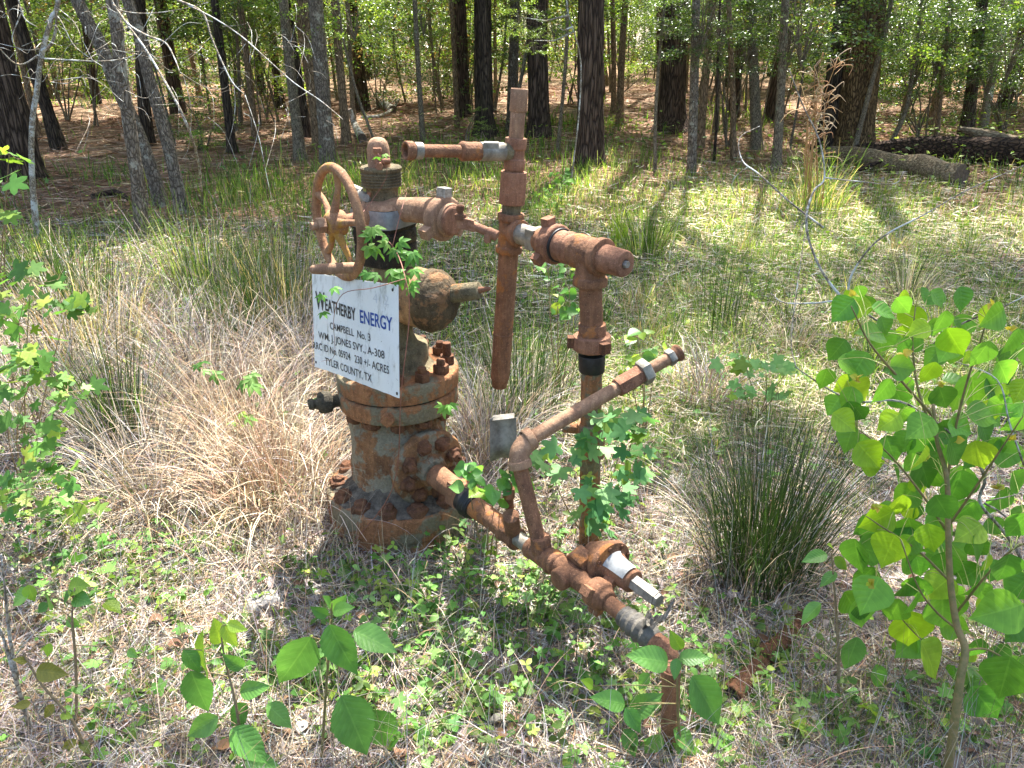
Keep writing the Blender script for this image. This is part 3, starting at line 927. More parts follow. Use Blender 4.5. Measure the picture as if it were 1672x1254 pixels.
part('tag_flap', [boxg(P(822, 681, 1.905), V3(.03, 0, .004), V3(0, .012, .002), V3(0, 0, .0012))], M['galv'], FL)
# regulator valve
c1 = F(905, 915); c2 = F(965, 962)
part('regulator_body', [rodg(F(893, 908), F(975, 968), .0285, .0285, 28), lathe(F(930, 937), V3(-.80, -.6, -.05), bev([(-.02, .03), (.04, .031), (.046, .027), (.046, .0005)], .004), 26, .0008),
                        lathe(F(900, 913), fdir, bev([(0, .026), (.002, .0335), (.03, .0335), (.034, .028)], .003), 28)], M['rust_pipe'], FL)
rc = F(932, 934)
B0 = P(970, 902, 1.72)
rdir = (B0 - rc).normalized()
part('packing_nut', [hexg(rc + rdir * .02, rdir, .045, .046, 6, .2)], M['rust_pipe'], FL)
# valve bonnet: bell, flange with screws, spring barrel, hex tip
bq = P(985, 915, 1.80); bd2 = (P(1072, 978, 1.53) - B0).normalized()
bell = part('regulator_bell', [lathe(B0, bd2, bev([(-.02, .022), (0.0, .034), (.035, .056), (.044, .062), (.056, .064), (.056, .0005)], .003), 40, .0008)], M['rust_pipe'], FL)
bflp = part('bell_flange', [lathe(B0, bd2, bev([(.052, .0005), (.052, .067), (.070, .067), (.07, .05), (.078, .044), (.10, .036), (.155, .031), (.157, .0005)], .003), 44, .0008)], M['rust_pipe'], FL)
bx, by, _ = frame(bd2)
for k in range(8):
    a = math.pi * 2 * k / 8 + .2
    part('screw', hexg(B0 + bd2 * .069 + (bx * math.cos(a) + by * math.sin(a)) * .057, bd2, .006, .0065), M['rust_bolt'], bflp)
part('hex_barrel', [hexg(B0 + bd2 * .150, bd2, .085, .0215, 6, .25), hexg(B0 + bd2 * .235, bd2, .010, .018, 6, .25)], M['galv'], FL)
tpn = P(1012, 926, 1.70)
q0 = B0 + bd2 * .11
nrm = (V3(-.1, -.35, .93)); nrm = (nrm - bd2 * nrm.dot(bd2)).normalized()
sd = nrm.cross(bd2)
# curved paper label on the barrel
vs = []; fs = []
for i in range(7):
    for j in range(9):
        t = (j / 8 - .5) * 1.5
        h = .078 + i * .011
        rr = (.0455 if h < .08 else .0365 + (.10 - h) * .18 if h < .10 else .0375 - (h - .1) * .06) + .002
        vs.append(tuple(B0 + bd2 * h + (nrm * math.cos(t) + sd * math.sin(t)) * rr))
for i in range(6):
    for j in range(8):
        fs.append((i * 9 + j, i * 9 + j + 1, i * 9 + j + 10, i * 9 + j + 9))
part('data_plate', (np.array(vs), fs, [(0, 0)] * 63), M['white_label'], FL)
# wing union and the taped tail
wu = F(972, 966)
part('wing_union', [lathe(wu, fdir, bev([(-.012, .025), (-.01, .040), (.03, .040), (.036, .03), (.05, .027), (.05, .0005)], .004), 36, .001)], M['rust_pipe'], FL)
fx = fdir.cross(UP).normalized(); fy = fx.cross(fdir)
for ang in (35, 155, 275):
    a = math.radians(ang); dd = fx * math.cos(a) + fy * math.sin(a)
    part('wing_lug', boxg(wu + fdir * .01 + dd * .045, dd * .014, dd.cross(fdir) * .012, fdir * .016), M['rust_pipe'], FL)
part('tail_pipe', [rodg(F(985, 978), F(1058, 1035), .0215, .0215, 28, .0008)], M['rust_pipe'], FL)
tw = smooth_path([F(1016, 1004), F(1026, 1012), F(1042, 1024), F(1058, 1037), F(1068, 1047)], 3)
part('tape_wrap', [tube(tw, [.0245, .028, .0255, .031, .027, .034, .028, .036, .028, .033, .0285, .028, .024][:len(tw)], 22)], M['greytape'], FL)
# loose folded tail of the tape
vs = []; fs = []
tpth = smooth_path([F(1045, 1022), P(1058, 1008, 1.45), P(1068, 1016, 1.44), P(1082, 1008, 1.43), P(1100, 984, 1.44)], 5)
for i, q in enumerate(tpth):
    w = .028 * (1 - .35 * i / len(tpth))
    for j in range(5):
        s = j / 4 - .5
        vs.append(tuple(q + V3(.25, .55, .2) * (s * w * 2) + V3(0, 0, 1) * (.008 * math.sin(s * 9 + i * .9))))
for i in range(len(tpth) - 1):
    for j in range(4):
        fs.append((i * 5 + j, i * 5 + j + 1, i * 5 + j + 6, i * 5 + j + 5))
part('tape_tail', (np.array(vs), fs, [(0, 0)] * len(vs)), M['greytape'], FL)
bend = smooth_path([F(1066, 1045), F(1082, 1054), F(1092, 1066), F(1096, 1084), P(1095, 1100, FE.y), P(1095, 1150, FE.y), Vector((FE.x, FE.y, -.08))], 5)
part('down_bend', [tube(bend, .0215, 26), lathe(F(1066, 1045), fdir, bev([(-.006, .02), (-.005, .0245), (.012, .0245), (.014, .02)], .002), 26), lathe(P(1095, 1097, FE.y), -UP, bev([(-.012, .02), (-.01, .0235), (.01, .0235), (.012, .02)], .002), 26)], M['rust'], FL)

# ---------------------------------------------------------------- upright manifold: hanging barrel, tees and the standing leg
LB = G(963, 893)
MF = thing('pipe_manifold', 'tall rusty pipe manifold with capped hanging pipe, horizontal tee and standing leg', 'pipe', tuple(LB))
MY = 2.5
T0 = P(838, 378, MY)                       # left tee centre
md = Vector((.635, -.772, .0)).normalized()
vt = (P(848, 150, MY) - P(816, 625, MY)).normalized()
def VP(v):      # on the left upright's axis
    return P(816 + (848 - 816) * (625 - v) / 475.0, v, MY)
part('hanging_pipe', [lathe(VP(632), vt, bev([(0, .0005), (0, .0255), (.03, .0305), (.034, .0335), (.06, .0335), (.11, .0335)], .0015), 30, .0008), rodg(VP(615), VP(400), .0335, .0335, 30, .0008),
                      lathe(VP(545), vt, [(-.004, .0335), (-.002, .036), (.002, .036), (.004, .0335)], 30, .0008)], M['rust_pipe'], MF)
part('tee', [lathe(VP(412), vt, bev([(0, .0005), (0, .044), (.02, .044), (.023, .038), (.075, .038), (.105, .038), (.108, .044), (.13, .044), (.13, .0005)], .003), 36, .0008),
             lathe(VP(377), md, bev([(0, .02), (.0, .038), (.032, .038), (.035, .044), (.056, .044), (.056, .0005)], .003), 34, .0008)], M['rust_pipe'], MF)
part('nipple', [rodg(VP(352), VP(322), .031, .031, 26)], M['mossy'], MF)
part('large_coupling', [rodg(VP(333), VP(280), .042, .042, 34, .0008)], M['rust'], MF)
part('cross_tee', [rodg(VP(283), VP(272), .03), lathe(VP(277), vt, bev([(0, .0005), (0, .034), (.032, .034), (.034, .030), (.062, .030), (.064, .034), (.097, .034), (.097, .0005)], .002), 32, .0006)], M['rust'], MF)
part('upper_pipe', [rodg(VP(226), VP(176), .0235, .0235, 26)], M['rust_pink'], MF)
part('top_coupling', [lathe(VP(182), vt, bev([(0, .0005), (0, .027), (.066, .027), (.066, .023), (.05, .021), (.05, .0005)], .002), 30, .0006)], M['rust_pink'], MF)
TL0 = VP(248); TLe = P(664, 246, 2.30); td = (TLe - TL0).normalized()
part('branch_collar', [lathe(TL0 + td * .02, td, bev([(0, .024), (.0, .027), (.03, .027), (.03, .0005)], .002), 28, .0005)], M['mossy'], MF)
part('galvanised_coupling', [lathe(TL0 + td * .045, td, bev([(0, .0005), (0, .0285), (.085, .0285), (.085, .0005)], .003), 28, .0005), boxg(TL0 + td * .088 + V3(0, -.012, .012), td * .028, V3(0, .019, 0), V3(0, 0, .018))], M['galv'], MF)
part('branch_tee', [lathe(TL0 + td * .13, td, bev([(0, .0005), (0, .027), (.016, .029), (.03, .028), (.05, .028), (.062, .030), (.07, .021), (.07, .0005)], .003), 28, .001)], M['rust_pipe'], MF)
part('branch_pipe', [rodg(TL0 + td * .19, TLe - td * .01, .0185, .0185, 26, .0004)], M['rust_pipe'], MF)
bo = TLe
part('branch_open_end', [lathe(TLe, td, bev([(-.045, .0005), (-.045, .022), (-.02, .023), (-.018, .027), (.004, .0275), (.006, .024), (.004, .019), (-.03, .018), (-.03, .0005)], .0015), 28, .0004)], M['rust_pipe'], MF)
part('galvanised_band', [lathe(TLe - td * .048, td, [(0, .019), (.001, .0245), (.024, .0245), (.025, .022)], 28)], M['galv'], MF)
# big horizontal run: solved so its far end meets the tee and its near end the photographed face
LT = P(970, 440, 2.2)          # leg top
def H(u, v):   # point on the vertical plane through the horizontal run
    dd = ray(u, v); n = md.cross(UP); t = (VP(377) - Vector((0, 0, 1.6))).dot(n) / dd.dot(n)
    return Vector((0, 0, 1.6)) + dd * t
h0 = VP(377)
def HH(u):     # on the run's axis at pixel column u
    a_, b_ = Vector((0, 0, 1.6)), ray(u, 400)
    n = md.cross(UP)
    t = (h0 - a_).dot(n) / b_.dot(n)
    q = a_ + b_ * t
    s = (q - h0).dot(md)
    return h0 + md * s + UP * (-.012 * s)
part('galvanised_nipple', [rodg(HH(846), HH(888), .034, .034, 30)], M['galv'], MF)
part('nipple_flat', [boxg((HH(868) + HH(884)) / 2, md * .02, md.cross(UP) * .033, UP * .033)], M['galv'], MF)
part('reducer', [lathe(HH(880), md, bev([(0, .032), (.0, .037), (.03, .043), (.05, .046), (.05, .0005)], .003), 34, .001)], M['rust_pipe'], MF)
un2 = part('hammer_union', [lathe(HH(895), md, bev([(-.01, .04), (0, .058), (.035, .062), (.05, .060), (.052, .048), (.07, .046)], .004), 44, .0012)], M['rust'], MF)
hx_ = md.cross(UP).normalized(); hy_ = hx_.cross(md)
for ang in (80, 195, 320):
    a = math.radians(ang); dd = hx_ * math.cos(a) + hy_ * math.sin(a)
    part('lug', boxg(HH(899) + dd * .066, dd * .015, dd.cross(md) * .017, md * .016), M['rust'], un2)
part('gasket', [lathe(HH(905), md, bev([(.022, .046), (.022, .053), (.03, .053), (.03, .044)], .002), 36, .001)], M['black'], MF)
part('run_pipe', [rodg(HH(908), HH(945), .047, .047, 34, .001), lathe(HH(926), md, [(0, .047), (.002, .050), (.012, .050), (.016, .0475)], 34, .001)], M['rust'], MF)
tc_ = HH(970)
part('run_tee', [lathe(HH(940), md, bev([(0, .0005), (0, .050), (.02, .053), (.026, .0495), (.09, .0495), (.096, .055), (.118, .056), (.12, .04), (.12, .0005)], .003), 40, .001),
                 lathe(HH(966) - UP * .01, -UP, bev([(0, .046), (.055, .045), (.058, .052), (.082, .052), (.084, .04), (.084, .0005)], .003), 36, .001)], M['rust_pipe'], MF)
part('bull_plug', [lathe(HH(985), md, bev([(0, .041), (.085, .0385), (.09, .036), (.09, .013), (.084, .012), (.084, .0005)], .003), 36, .001)], M['rust'], MF)
part('plug_screw', [hexg(HH(985) + md * .082, md, .016, .011, 6)], M['bare_metal'], MF)
lt = HH(966) - UP * .07
def LP(v): return P(968 + (963 - 968) * (v - 440) / 453.0, v, lt.y + (LB.y - lt.y) * (v - 440) / 453.0)
lt2 = LP(528); ld_ = (LP(893) - LP(470)).normalized()
part('leg_pipe', [rodg(lt, LP(548), .0345, .0345, 30, .0008)], M['rust_pipe'], MF)
part('leg_sleeve', [lathe(LP(528), ld_, bev([(0, .03), (0, .042), (.045, .042), (.048, .036)], .003), 32, .001)], M['rust_pipe'], MF)
un3 = part('leg_union', [lathe(LP(546), ld_, bev([(0, .035), (.002, .058), (.045, .060), (.05, .05), (.05, .036)], .004), 44, .0015)], M['rust'], MF)
for ang in (-60, 60, 180):
    a = math.radians(ang); dd = Vector((math.cos(a), math.sin(a), 0))
    part('lug', boxg(LP(558) + dd * .062, dd * .014, dd.cross(UP) * .015, UP * .017), M['rust_bolt'], un3)
part('rubber_sleeve', [rodg(LP(578), LP(606), .0415, .0405, 30, .0016)], M['black'], MF)
part('lower_leg', [rodg(LP(602), LP(893) + V3(0, 0, -.1), .0335, .0345, 30, .0012), lathe(LP(690), ld_, bev([(0, .034), (.002, .046), (.12, .046), (.122, .034)], .004), 30, .001),
                   rodg(LP(702), LP(702) + V3(-.09, .02, 0), .018)], M['rust_flange'], MF)

# ---------------------------------------------------------------- loose pipe half buried at the right
q0, q1 = G(1192, 1150), G(1300, 1030)
PP = thing('buried_pipe', 'dark rusty pipe lying in the weeds to the right of the flow line', 'pipe', tuple(q0))
part('pipe', [openpipe(q1 + V3(.05, .05, .005) , q0 + V3(0, 0, .028), .030)], M['rust_bolt'], PP)
part('coupling', [lathe((q0 * .55 + q1 * .45) + V3(0, 0, .022), q1 - q0, bev([(0, .0005), (0, .036), (.05, .036), (.05, .0005)], .003), 26, .001)], M['rust_bolt'], PP)

# ================================================================== GROUND
def ground_sheet():
    xs = np.sign(np.linspace(-1, 1, 221)) * np.abs(np.linspace(-1, 1, 221)) ** 2.2 * 110
    t = np.linspace(-1, 1, 241)
    ys = np.sign(t) * np.abs(t) ** 2.2 * 115 + 3
    X, Y = np.meshgrid(xs, ys)
    Z = terrain(X, Y)
    V = np.stack([X, Y, Z], 2).reshape(-1, 3)
    nx_, ny_ = len(xs), len(ys)
    i, j = np.meshgrid(np.arange(nx_ - 1), np.arange(ny_ - 1))
    a = (j * nx_ + i).ravel()
    F_ = np.stack([a, a + 1, a + nx_ + 1, a + nx_], 1)
    m, nt, out = mat_new('forest_soil')
    v = objco(nt)
    n1 = noise_n(nt, v, 55, 9, 0.75, 0.32, 0.68)
    n2 = noise_n(nt, v, 2.2, 6, 0.6, 0.38, 0.62)
    straw = mix(nt, n1, rgb(74, 54, 40), rgb(156, 124, 96))
    soil = mix(nt, n1, rgb(30, 26, 22), rgb(88, 78, 68))
    # needle carpet starts at the edge of the trees
    sp_ = nt.nodes.new('ShaderNodeSeparateXYZ'); nt.links.new(v, sp_.inputs[0])
    mr = nt.nodes.new('ShaderNodeMapRange'); mr.inputs['From Min'].default_value = 6.5; mr.inputs['From Max'].default_value = 10
    nt.links.new(sp_.outputs[1], mr.inputs['Value'])
    fl = mix(nt, n2, straw, mix(nt, n1, rgb(100, 78, 58), rgb(196, 168, 138)))
    col = mix(nt, mr.outputs[0], soil, fl)
    h = add_h(nt, noise_n(nt, v, 60, 9, 0.8), noise_n(nt, v, 9, 5, 0.6), 2.0)
    bsdf(nt, out, col, 0.95, h, 1.0, 0.03, 0, 0.1)
    mb = MB(); mb.add(V, [F_])
    return tag(mb.build('ground', m, None, True, None, attrs=False), kind='structure')
ground = ground_sheet()

# ================================================================== TREES
B = {}
B['pine'] = bark('pine_bark', rgb(86, 70, 58), rgb(118, 98, 84), rgb(46, 36, 30), 26, 0.11, bump=1.0)
B['dark'] = bark('dark_bark', rgb(74, 62, 52), rgb(104, 90, 76), rgb(38, 31, 26), 32, 0.12, bump=0.9)
B['oak'] = bark('oak_bark', rgb(116, 92, 64), rgb(144, 116, 82), rgb(58, 44, 30), 34, 0.25, bump=0.9)
B['grey'] = bark('grey_bark', rgb(118, 106, 92), rgb(150, 136, 120), rgb(78, 68, 58), 40, 0.4, bump=0.6, lichen=rgb(166, 160, 144), lich_lo=0.56)
B['brown'] = bark('brown_bark', rgb(142, 116, 90), rgb(168, 142, 112), rgb(88, 70, 54), 36, 0.3, bump=0.6)
B['thin'] = bark('thin_bark', rgb(122, 110, 92), rgb(156, 142, 120), rgb(76, 66, 54), 50, 0.35, bump=0.4, lichen=rgb(138, 142, 118), lich_lo=0.6)
B['pale'] = bark('pale_bark', rgb(150, 138, 120), rgb(182, 170, 150), rgb(96, 86, 74), 60, 0.6, bump=0.3, lichen=rgb(196, 196, 188), lich_lo=0.5)
B['log'] = bark('log_bark', rgb(122, 106, 84), rgb(156, 140, 114), rgb(84, 70, 54), 26, 0.6, (.3, 1, 1), bump=0.4)
B['rot'] = bark('rotten_log', rgb(66, 50, 40), rgb(98, 78, 62), rgb(34, 26, 22), 22, 1.0, (.12, 1, 1), bump=1.0)
LEAF = foliage('tree_leaf', 0.42, 0.4, 0.4, None, 1.7)
LEAF_SH = foliage('shrub_leaf', 0.40, 0.32, 0.6, None, 1.5)
NEEDLE = foliage('pine_needle', 0.2, 0.6, 0.2)
GREENS = [rgb(78, 100, 44), rgb(92, 116, 54), rgb(66, 88, 40), rgb(108, 130, 62), rgb(84, 110, 52)]
YGREENS = [rgb(118, 146, 58), rgb(140, 164, 72), rgb(106, 136, 54), rgb(156, 174, 86)]
DGREENS = [rgb(48, 74, 34), rgb(58, 86, 38), rgb(66, 96, 44)]

def canopy_mesh(name, n, R, size, cols, clusters, seed, mat, tmpl=T_DIAM, flat=0.5):
    r = np.random.default_rng(seed)
    cc = r.normal(0, 1, (clusters, 3)); cc /= np.linalg.norm(cc, axis=1, keepdims=True)
    cc *= (r.uniform(0.15, 1, (clusters, 1)) ** 0.45)
    cc = cc * np.array(R)
    k = r.integers(0, clusters, n)
    cs = np.array(R).mean() * 0.22
    pos = cc[k] + r.normal(0, 1, (n, 3)) * np.array([cs, cs, cs * flat])
    col = jitter(cols, n, 0.22, r) * r.uniform(.75, 1.2, clusters)[k][:, None]
    mb = MB()
    scatter(mb, tmpl, pos, rots(rand_dirs(n, -.7, .3, r), up_normals(n, .55, r)), r.uniform(.6, 1.25, n) * size, col)
    return mb, cc
def twigs_to(mb, start, cc, r0, rnd):
    for q in cc:
        q = Vector(q); s = Vector(start(q))
        mid = (s + q) / 2 + Vector((rnd.normal(0, .05), rnd.normal(0, .05), rnd.uniform(0, .12)))
        g = tube(smooth_path([s, mid, q], 3), interp([r0, r0 * .6, r0 * .2], 7), 5, False)
        mb.add(*g[:2], g[2])

def spray_proto(seed, cols, n=1500, R=(.95, .95, .8), size=.06, sprays=16):
    """leafy top of an understorey plant, origin at its centre"""
    r = np.random.default_rng(seed)
    mb = MB(); cc = []
    for i in range(sprays):
        a = r.uniform(0, 6.28); rad = r.uniform(.2, 1) ** .6
        c = np.array([math.cos(a) * rad * R[0], math.sin(a) * rad * R[1], r.uniform(-1, 1) * R[2]])
        cc.append(c)
        m_ = n // sprays
        rr = r.uniform(0, 1, m_) ** .6 * r.uniform(.22, .42); aa = r.uniform(0, 6.28, m_)
        tilt = r.normal(0, .25, 2)
        p = np.stack([np.cos(aa) * rr * 1.25, np.sin(aa) * rr, r.normal(0, .045, m_)], 1)
        p[:, 2] += p[:, 0] * tilt[0] + p[:, 1] * tilt[1] - rr * .25
        col = jitter(cols, m_, .2, r) * r.uniform(.7, 1.25)
        scatter(mb, T_OVAL if size > .07 else T_DIAM, c + p, rots(rand_dirs(m_, -.8, .3, r), up_normals(m_, .8, r)), r.uniform(.6, 1.3, m_) * size, col)
    me = mb
    tw = MB()
    for c in cc:
        q = Vector(c)
        g = tube(smooth_path([Vector((0, 0, -R[2] * 1.1)), Vector((q.x * .3, q.y * .3, q.z * .4 - .1)), q], 3), interp([.012, .006, .002], 7), 4, False)
        tw.add(*g[:2], g[2])
        for _ in range(3):
            e = q + Vector((r.normal(0, .25), r.normal(0, .25), r.normal(0, .05)))
            g = tube([q * .8, q, e], [.004, .003, .0015], 3, False); tw.add(*g[:2], g[2])
    return me, tw

hold = []
def proto_mesh(mb, name, mat):
    o = mb.build(name, mat, None, False)
    me = o.data; bpy.data.objects.remove(o)
    return me
def place_mesh(name, me, parent, loc, rz=0, sc=(1, 1, 1)):
    o = bpy.data.objects.new(name, me); COL.objects.link(o)
    o.parent = parent
    o.location = Vector(loc) - parent.location
    o.rotation_euler = (0, 0, rz); o.scale = sc
    return o
CROWN = [proto_mesh(canopy_mesh('crown', 3600, (2.2, 2.2, 1.4), .15, GREENS, 34, 40 + i, None)[0], 'crown', LEAF) for i in range(3)]
PCROWN = [proto_mesh(canopy_mesh('crown', 3600, (2.0, 2.0, 2.2), .16, DGREENS, 30, 50 + i, None, flat=.8)[0], 'crown', NEEDLE) for i in range(2)]
SPR = []
for i, cl in enumerate([GREENS, YGREENS, GREENS + [rgb(128, 104, 72), rgb(150, 122, 86)], DGREENS + GREENS, YGREENS + [rgb(120, 96, 66), rgb(146, 118, 84)]]):
    a_, b_ = spray_proto(60 + i, cl, 1500 if i != 3 else 2600, size=.062 if i != 3 else .045)
    SPR.append((proto_mesh(a_, 'foliage', LEAF_SH), proto_mesh(b_, 'twigs', B['thin'])))

# ---- canopy: unseen leaf clumps added overhead, placed to shade all but sunny spots
LIT = [(1290, 400, 330, 130, .8), (1050, 480, 150, 160, .75), (1500, 420, 220, 120, .7), (1180, 640, 200, 100, .55), (440, 860, 150, 130, 1.15), (250, 1060, 230, 120, .9), (90, 1190, 160, 80, .8),
       (690, 175, 110, 34, .95), (170, 235, 150, 30, .7), (600, 330, 200, 60, .7), (420, 620, 260, 160, .8), (80, 560, 130, 160, .75), (640, 960, 150, 110, .85), (820, 1010, 130, 80, .4),
       (950, 1060, 120, 80, .4), (300, 380, 110, 60, .75), (1000, 180, 200, 30, .5), (1180, 250, 120, 25, .55), (1420, 250, 220, 35, .7), (1600, 330, 120, 90, .9), (1480, 800, 180, 160, .25),
       (1250, 1150, 150, 90, .3), (560, 1140, 130, 70, .25), (900, 330, 140, 60, .8)]
DARK = [(1240, 350, 60, 45, .95), (1100, 440, 120, 40, .85), (1440, 480, 90, 30, .7), (980, 370, 60, 30, .8), (330, 520, 120, 30, .6), (1330, 560, 90, 30, .6), (700, 1180, 330, 70, .6)]
def lit_at(x, y):
    u, v = proj(x, y, 0.0)
    s = np.zeros_like(u)
    for (a, b, ra, rb, k) in LIT:
        s = np.maximum(s, k * np.exp(-(((u - a) / ra) ** 2 + ((v - b) / rb) ** 2) ** 1.5))
    for (a, b, ra, rb, k) in DARK:
        s = s * (1 - k * np.exp(-(((u - a) / ra) ** 2 + ((v - b) / rb) ** 2) ** 1.5))
    return np.where(y < 1.0, 0.1, s)
CH = 7.2
gx, gy = np.meshgrid(np.arange(-9, 9, .62), np.arange(0.6, 13, .62))
gx = (gx + rng.uniform(-.28, .28, gx.shape)).ravel(); gy = (gy + rng.uniform(-.28, .28, gy.shape)).ravel()
_l = np.max([lit_at(gx + a, gy + b) for a, b in ((0, 0), (.4, 0), (-.4, 0), (0, .4), (0, -.4))], 0)
_n = .5 + .5 * np.sin(gx * 2.1 + 1.2 * np.sin(gy * 1.7)) * np.sin(gy * 2.6 + 1.1 * np.sin(gx * 1.3 + 2))
keep = rng.uniform(0, 1, len(gx)) * .45 + _n * .55 > np.where(gy < 3.0, .06, .27) + _l * .85 + np.where(gy > 9.5, .12, 0.0)
keep &= (np.abs(gx) < 1.5 + gy * .9)
hz = CH + rng.uniform(-.8, 1.4, len(gx))
cx = gx + SUNV.x / SUNV.z * hz; cy = gy + SUNV.y / SUNV.z * hz
SHADE_CLUMPS = np.stack([cx, cy, hz], 1)[keep]

def trunk_ridge(k, amp, seed):
    def f(a, p, i):
        return 1 + amp * noise.noise(Vector((math.cos(a) * k, math.sin(a) * k, p.z * 1.3 + seed))) + amp * .7 * noise.noise(Vector((math.cos(a) * k * 2.7, math.sin(a) * k * 2.7, p.z * 4 + seed)))
    return f
TREES = []
def shade_target(q):
    k = (q.z - 0.3) / SUNV.z
    return q.x - SUNV.x * k, q.y - SUNV.y * k
def hang_crowns(root, top, kinds, n, lo, hi):
    """put the crowns at the height on the stem where their shade misses the sunny spots"""
    for k in range(n):
        best = None
        for _ in range(10):
            q = top + Vector((rng.uniform(-1.0, 1.0), rng.uniform(-.6, 1.4), -rng.uniform(lo, hi)))
            x, y = shade_target(q)
            s_ = float(np.mean([lit_at(np.array([x + a]), np.array([y + b]))[0] for a, b in ((0, 0), (1, 0), (-1, 0), (0, 1), (0, -1))]))
            if best is None or s_ < best[0]: best = (s_, q)
        if best[0] > .25: continue
        place_mesh('crown', random.choice(kinds), root, best[1], rng.uniform(0, 6.28), (rng.uniform(.7, 1.0),) * 3)
def tree(name, label, cat, px, w, mat, H=9.0, crown=None, group=None, flare=1.5, ridge=(3, .08), low=None, sides=None, base=None):
    """px: [(u,v) base, ... (u,v) top], w width in photo pixels at the base"""
    b = G(*px[0]) if base is None else base
    Y = b.y
    pts = [Vector((b.x, b.y, b.z - .12))] + [P(u, v, Y) for (u, v) in px[1:]]
    wd = w * depth_at(px[0][0], px[0][1], Y) / FPX
    d = (pts[-1] - pts[-2]); d = d / max(d.z, .2)
    last = pts[-1]
    pts.append(last + Vector((d.x * .8, 0, 1)) * ((H - last.z) * .45))
    pts.append(last + Vector((d.x * .6, .0, 1)) * (H - last.z))
    root = thing(name, label, cat, tuple(b), group)
    path = []
    sm = smooth_path(pts, 14 if w > 20 else 8)
    rad = []
    for q in sm:
        z = max(q.z - b.z, 0)
        r = wd / 2 * (1 - .62 * min(1, z / H)) * (1 + (flare - 1) * math.exp(-z / .16))
        rad.append(r)
    sides = sides or (36 if w > 28 else 14 if w > 12 else 8)
    g = tube(sm, rad, sides, False, ridge=trunk_ridge(ridge[0], ridge[1], px[0][0] * .1))
    mb = MB(); mb.add(*g[:2], g[2])
    t_ = mb.build('trunk', mat, root, True, None, attrs=False)
    top = sm[-1]
    TREES.append(dict(root=root, trunk=t_, top=top, path=sm, r=wd / 2, blobs=[], mat=mat, H=H))
    if crown is not None:
        hang_crowns(root, top, crown[0], crown[1], -2.0, min(3.0, H - 5))
    if low:
        for (u, v, s, kind) in low:
            q = P(u, v, Y + rng.uniform(-.4, .4))
            place_mesh('foliage', SPR[kind][0], root, q, rng.uniform(0, 6.28), (s, s, s * .8))
            tw_ = place_mesh('twigs', SPR[kind][1], root, q, 0, (s, s, s * .8))
            near = min(sm, key=lambda p_: (p_ - (q - Vector((0, 0, s * .5)))).length)
            g = tube([near, (near + q) / 2 + Vector((0, 0, -.05)), q], [.014, .008, .003], 5, False)
            mb = MB(); mb.add(*g[:2], g[2]); mb.build('branch', mat, root, True, None, attrs=False)
    return root

# pines and oak that can be told apart
tree('pine_tree', 'thickest dark pine trunk, standing right of the top of the pipe manifold', 'tree', [(963, 272), (964, 150), (965, 0)], 43, B['pine'], 13, (PCROWN, 1), flare=1.35, ridge=(5, .10))
tree('pine_tree', 'dark pine trunk directly behind the manifold top, left of the thickest centre pine', 'tree', [(881, 226), (878, 120), (876, 0)], 34, B['pine'], 13, (PCROWN, 1), ridge=(5, .10))
tree('pine_tree', 'blackish pine trunk with small green leaves growing at its foot, left of the pipe top', 'tree', [(792, 222), (789, 120), (788, 0)], 30, B['dark'], 12, (PCROWN, 1), ridge=(5, .1))
tree('pine_tree', 'brown pine trunk standing just left of the blackish pine with leaves at its foot', 'tree', [(757, 190), (754, 90), (750, 0)], 22, B['pine'], 12, (PCROWN, 1))
tree('pine_tree', 'wide brown pine trunk with spreading root flare, behind a slender pale trunk', 'tree', [(1097, 214), (1100, 110), (1106, 0)], 42, B['pine'], 13, (PCROWN, 1), flare=1.9, ridge=(5, .1))
tree('oak_tree', 'thick brown oak trunk with furrowed bark behind the tall dry grass', 'tree', [(1393, 250), (1404, 140), (1418, 0)], 58, B['oak'], 11, (CROWN, 2), flare=1.45, ridge=(6, .06), low=[(1440, 30, .9, 3), (1500, 60, .8, 3), (1420, 20, .6, 0)])
tree('pine_tree', 'blackish trunk standing close behind the left side of the oak', 'tree', [(1350, 247), (1368, 120), (1384, 0)], 36, B['dark'], 12, (PCROWN, 1), ridge=(5, .1))
tree('pine_tree', 'thick dark leaning pine trunk at the far left edge of the clearing', 'tree', [(34, 292), (14, 190), (-14, 80), (-30, 0)], 62, B['pine'], 13, (PCROWN, 1), flare=1.3, ridge=(5, .10))
# leaning grey trunks at the left
tree('hardwood_tree', 'grey lichen-covered leaning trunk, frontmost of the leaning group on the left', 'tree', [(229, 386), (225, 301), (218, 251), (208, 184), (197, 110), (190, 40), (183, 0)], 21, B['grey'], 7, (CROWN, 1), flare=1.2)
tree('hardwood_tree', 'pale grey trunk leaning left, crossing behind the frontmost leaning trunk', 'tree', [(266, 338), (248, 278), (218, 200), (188, 134), (161, 67), (126, 0)], 22, B['grey'], 7.5, (CROWN, 1), flare=1.2)
tree('hardwood_tree', 'brownish grey leaning trunk, rightmost of the leaning group on the left', 'tree', [(296, 348), (291, 312), (278, 251), (258, 177), (241, 117), (224, 44), (208, 0)], 20, B['grey'], 7.5, (CROWN, 1), flare=1.3)
tree('hardwood_tree', 'dark upright trunk behind the leaning grey trunks on the left', 'tree', [(240, 238), (232, 120), (228, 0)], 20, B['dark'], 9, (CROWN, 1))
tree('hardwood_tree', 'straight grey trunk just above the handwheel', 'tree', [(536, 270), (526, 140), (515, 0)], 25, B['grey'], 9, (CROWN, 1), flare=1.25)
tree('hardwood_tree', 'slim brown trunk right behind the straight grey trunk above the handwheel', 'tree', [(566, 236), (556, 120), (546, 0)], 14, B['brown'], 8, (CROWN, 1))
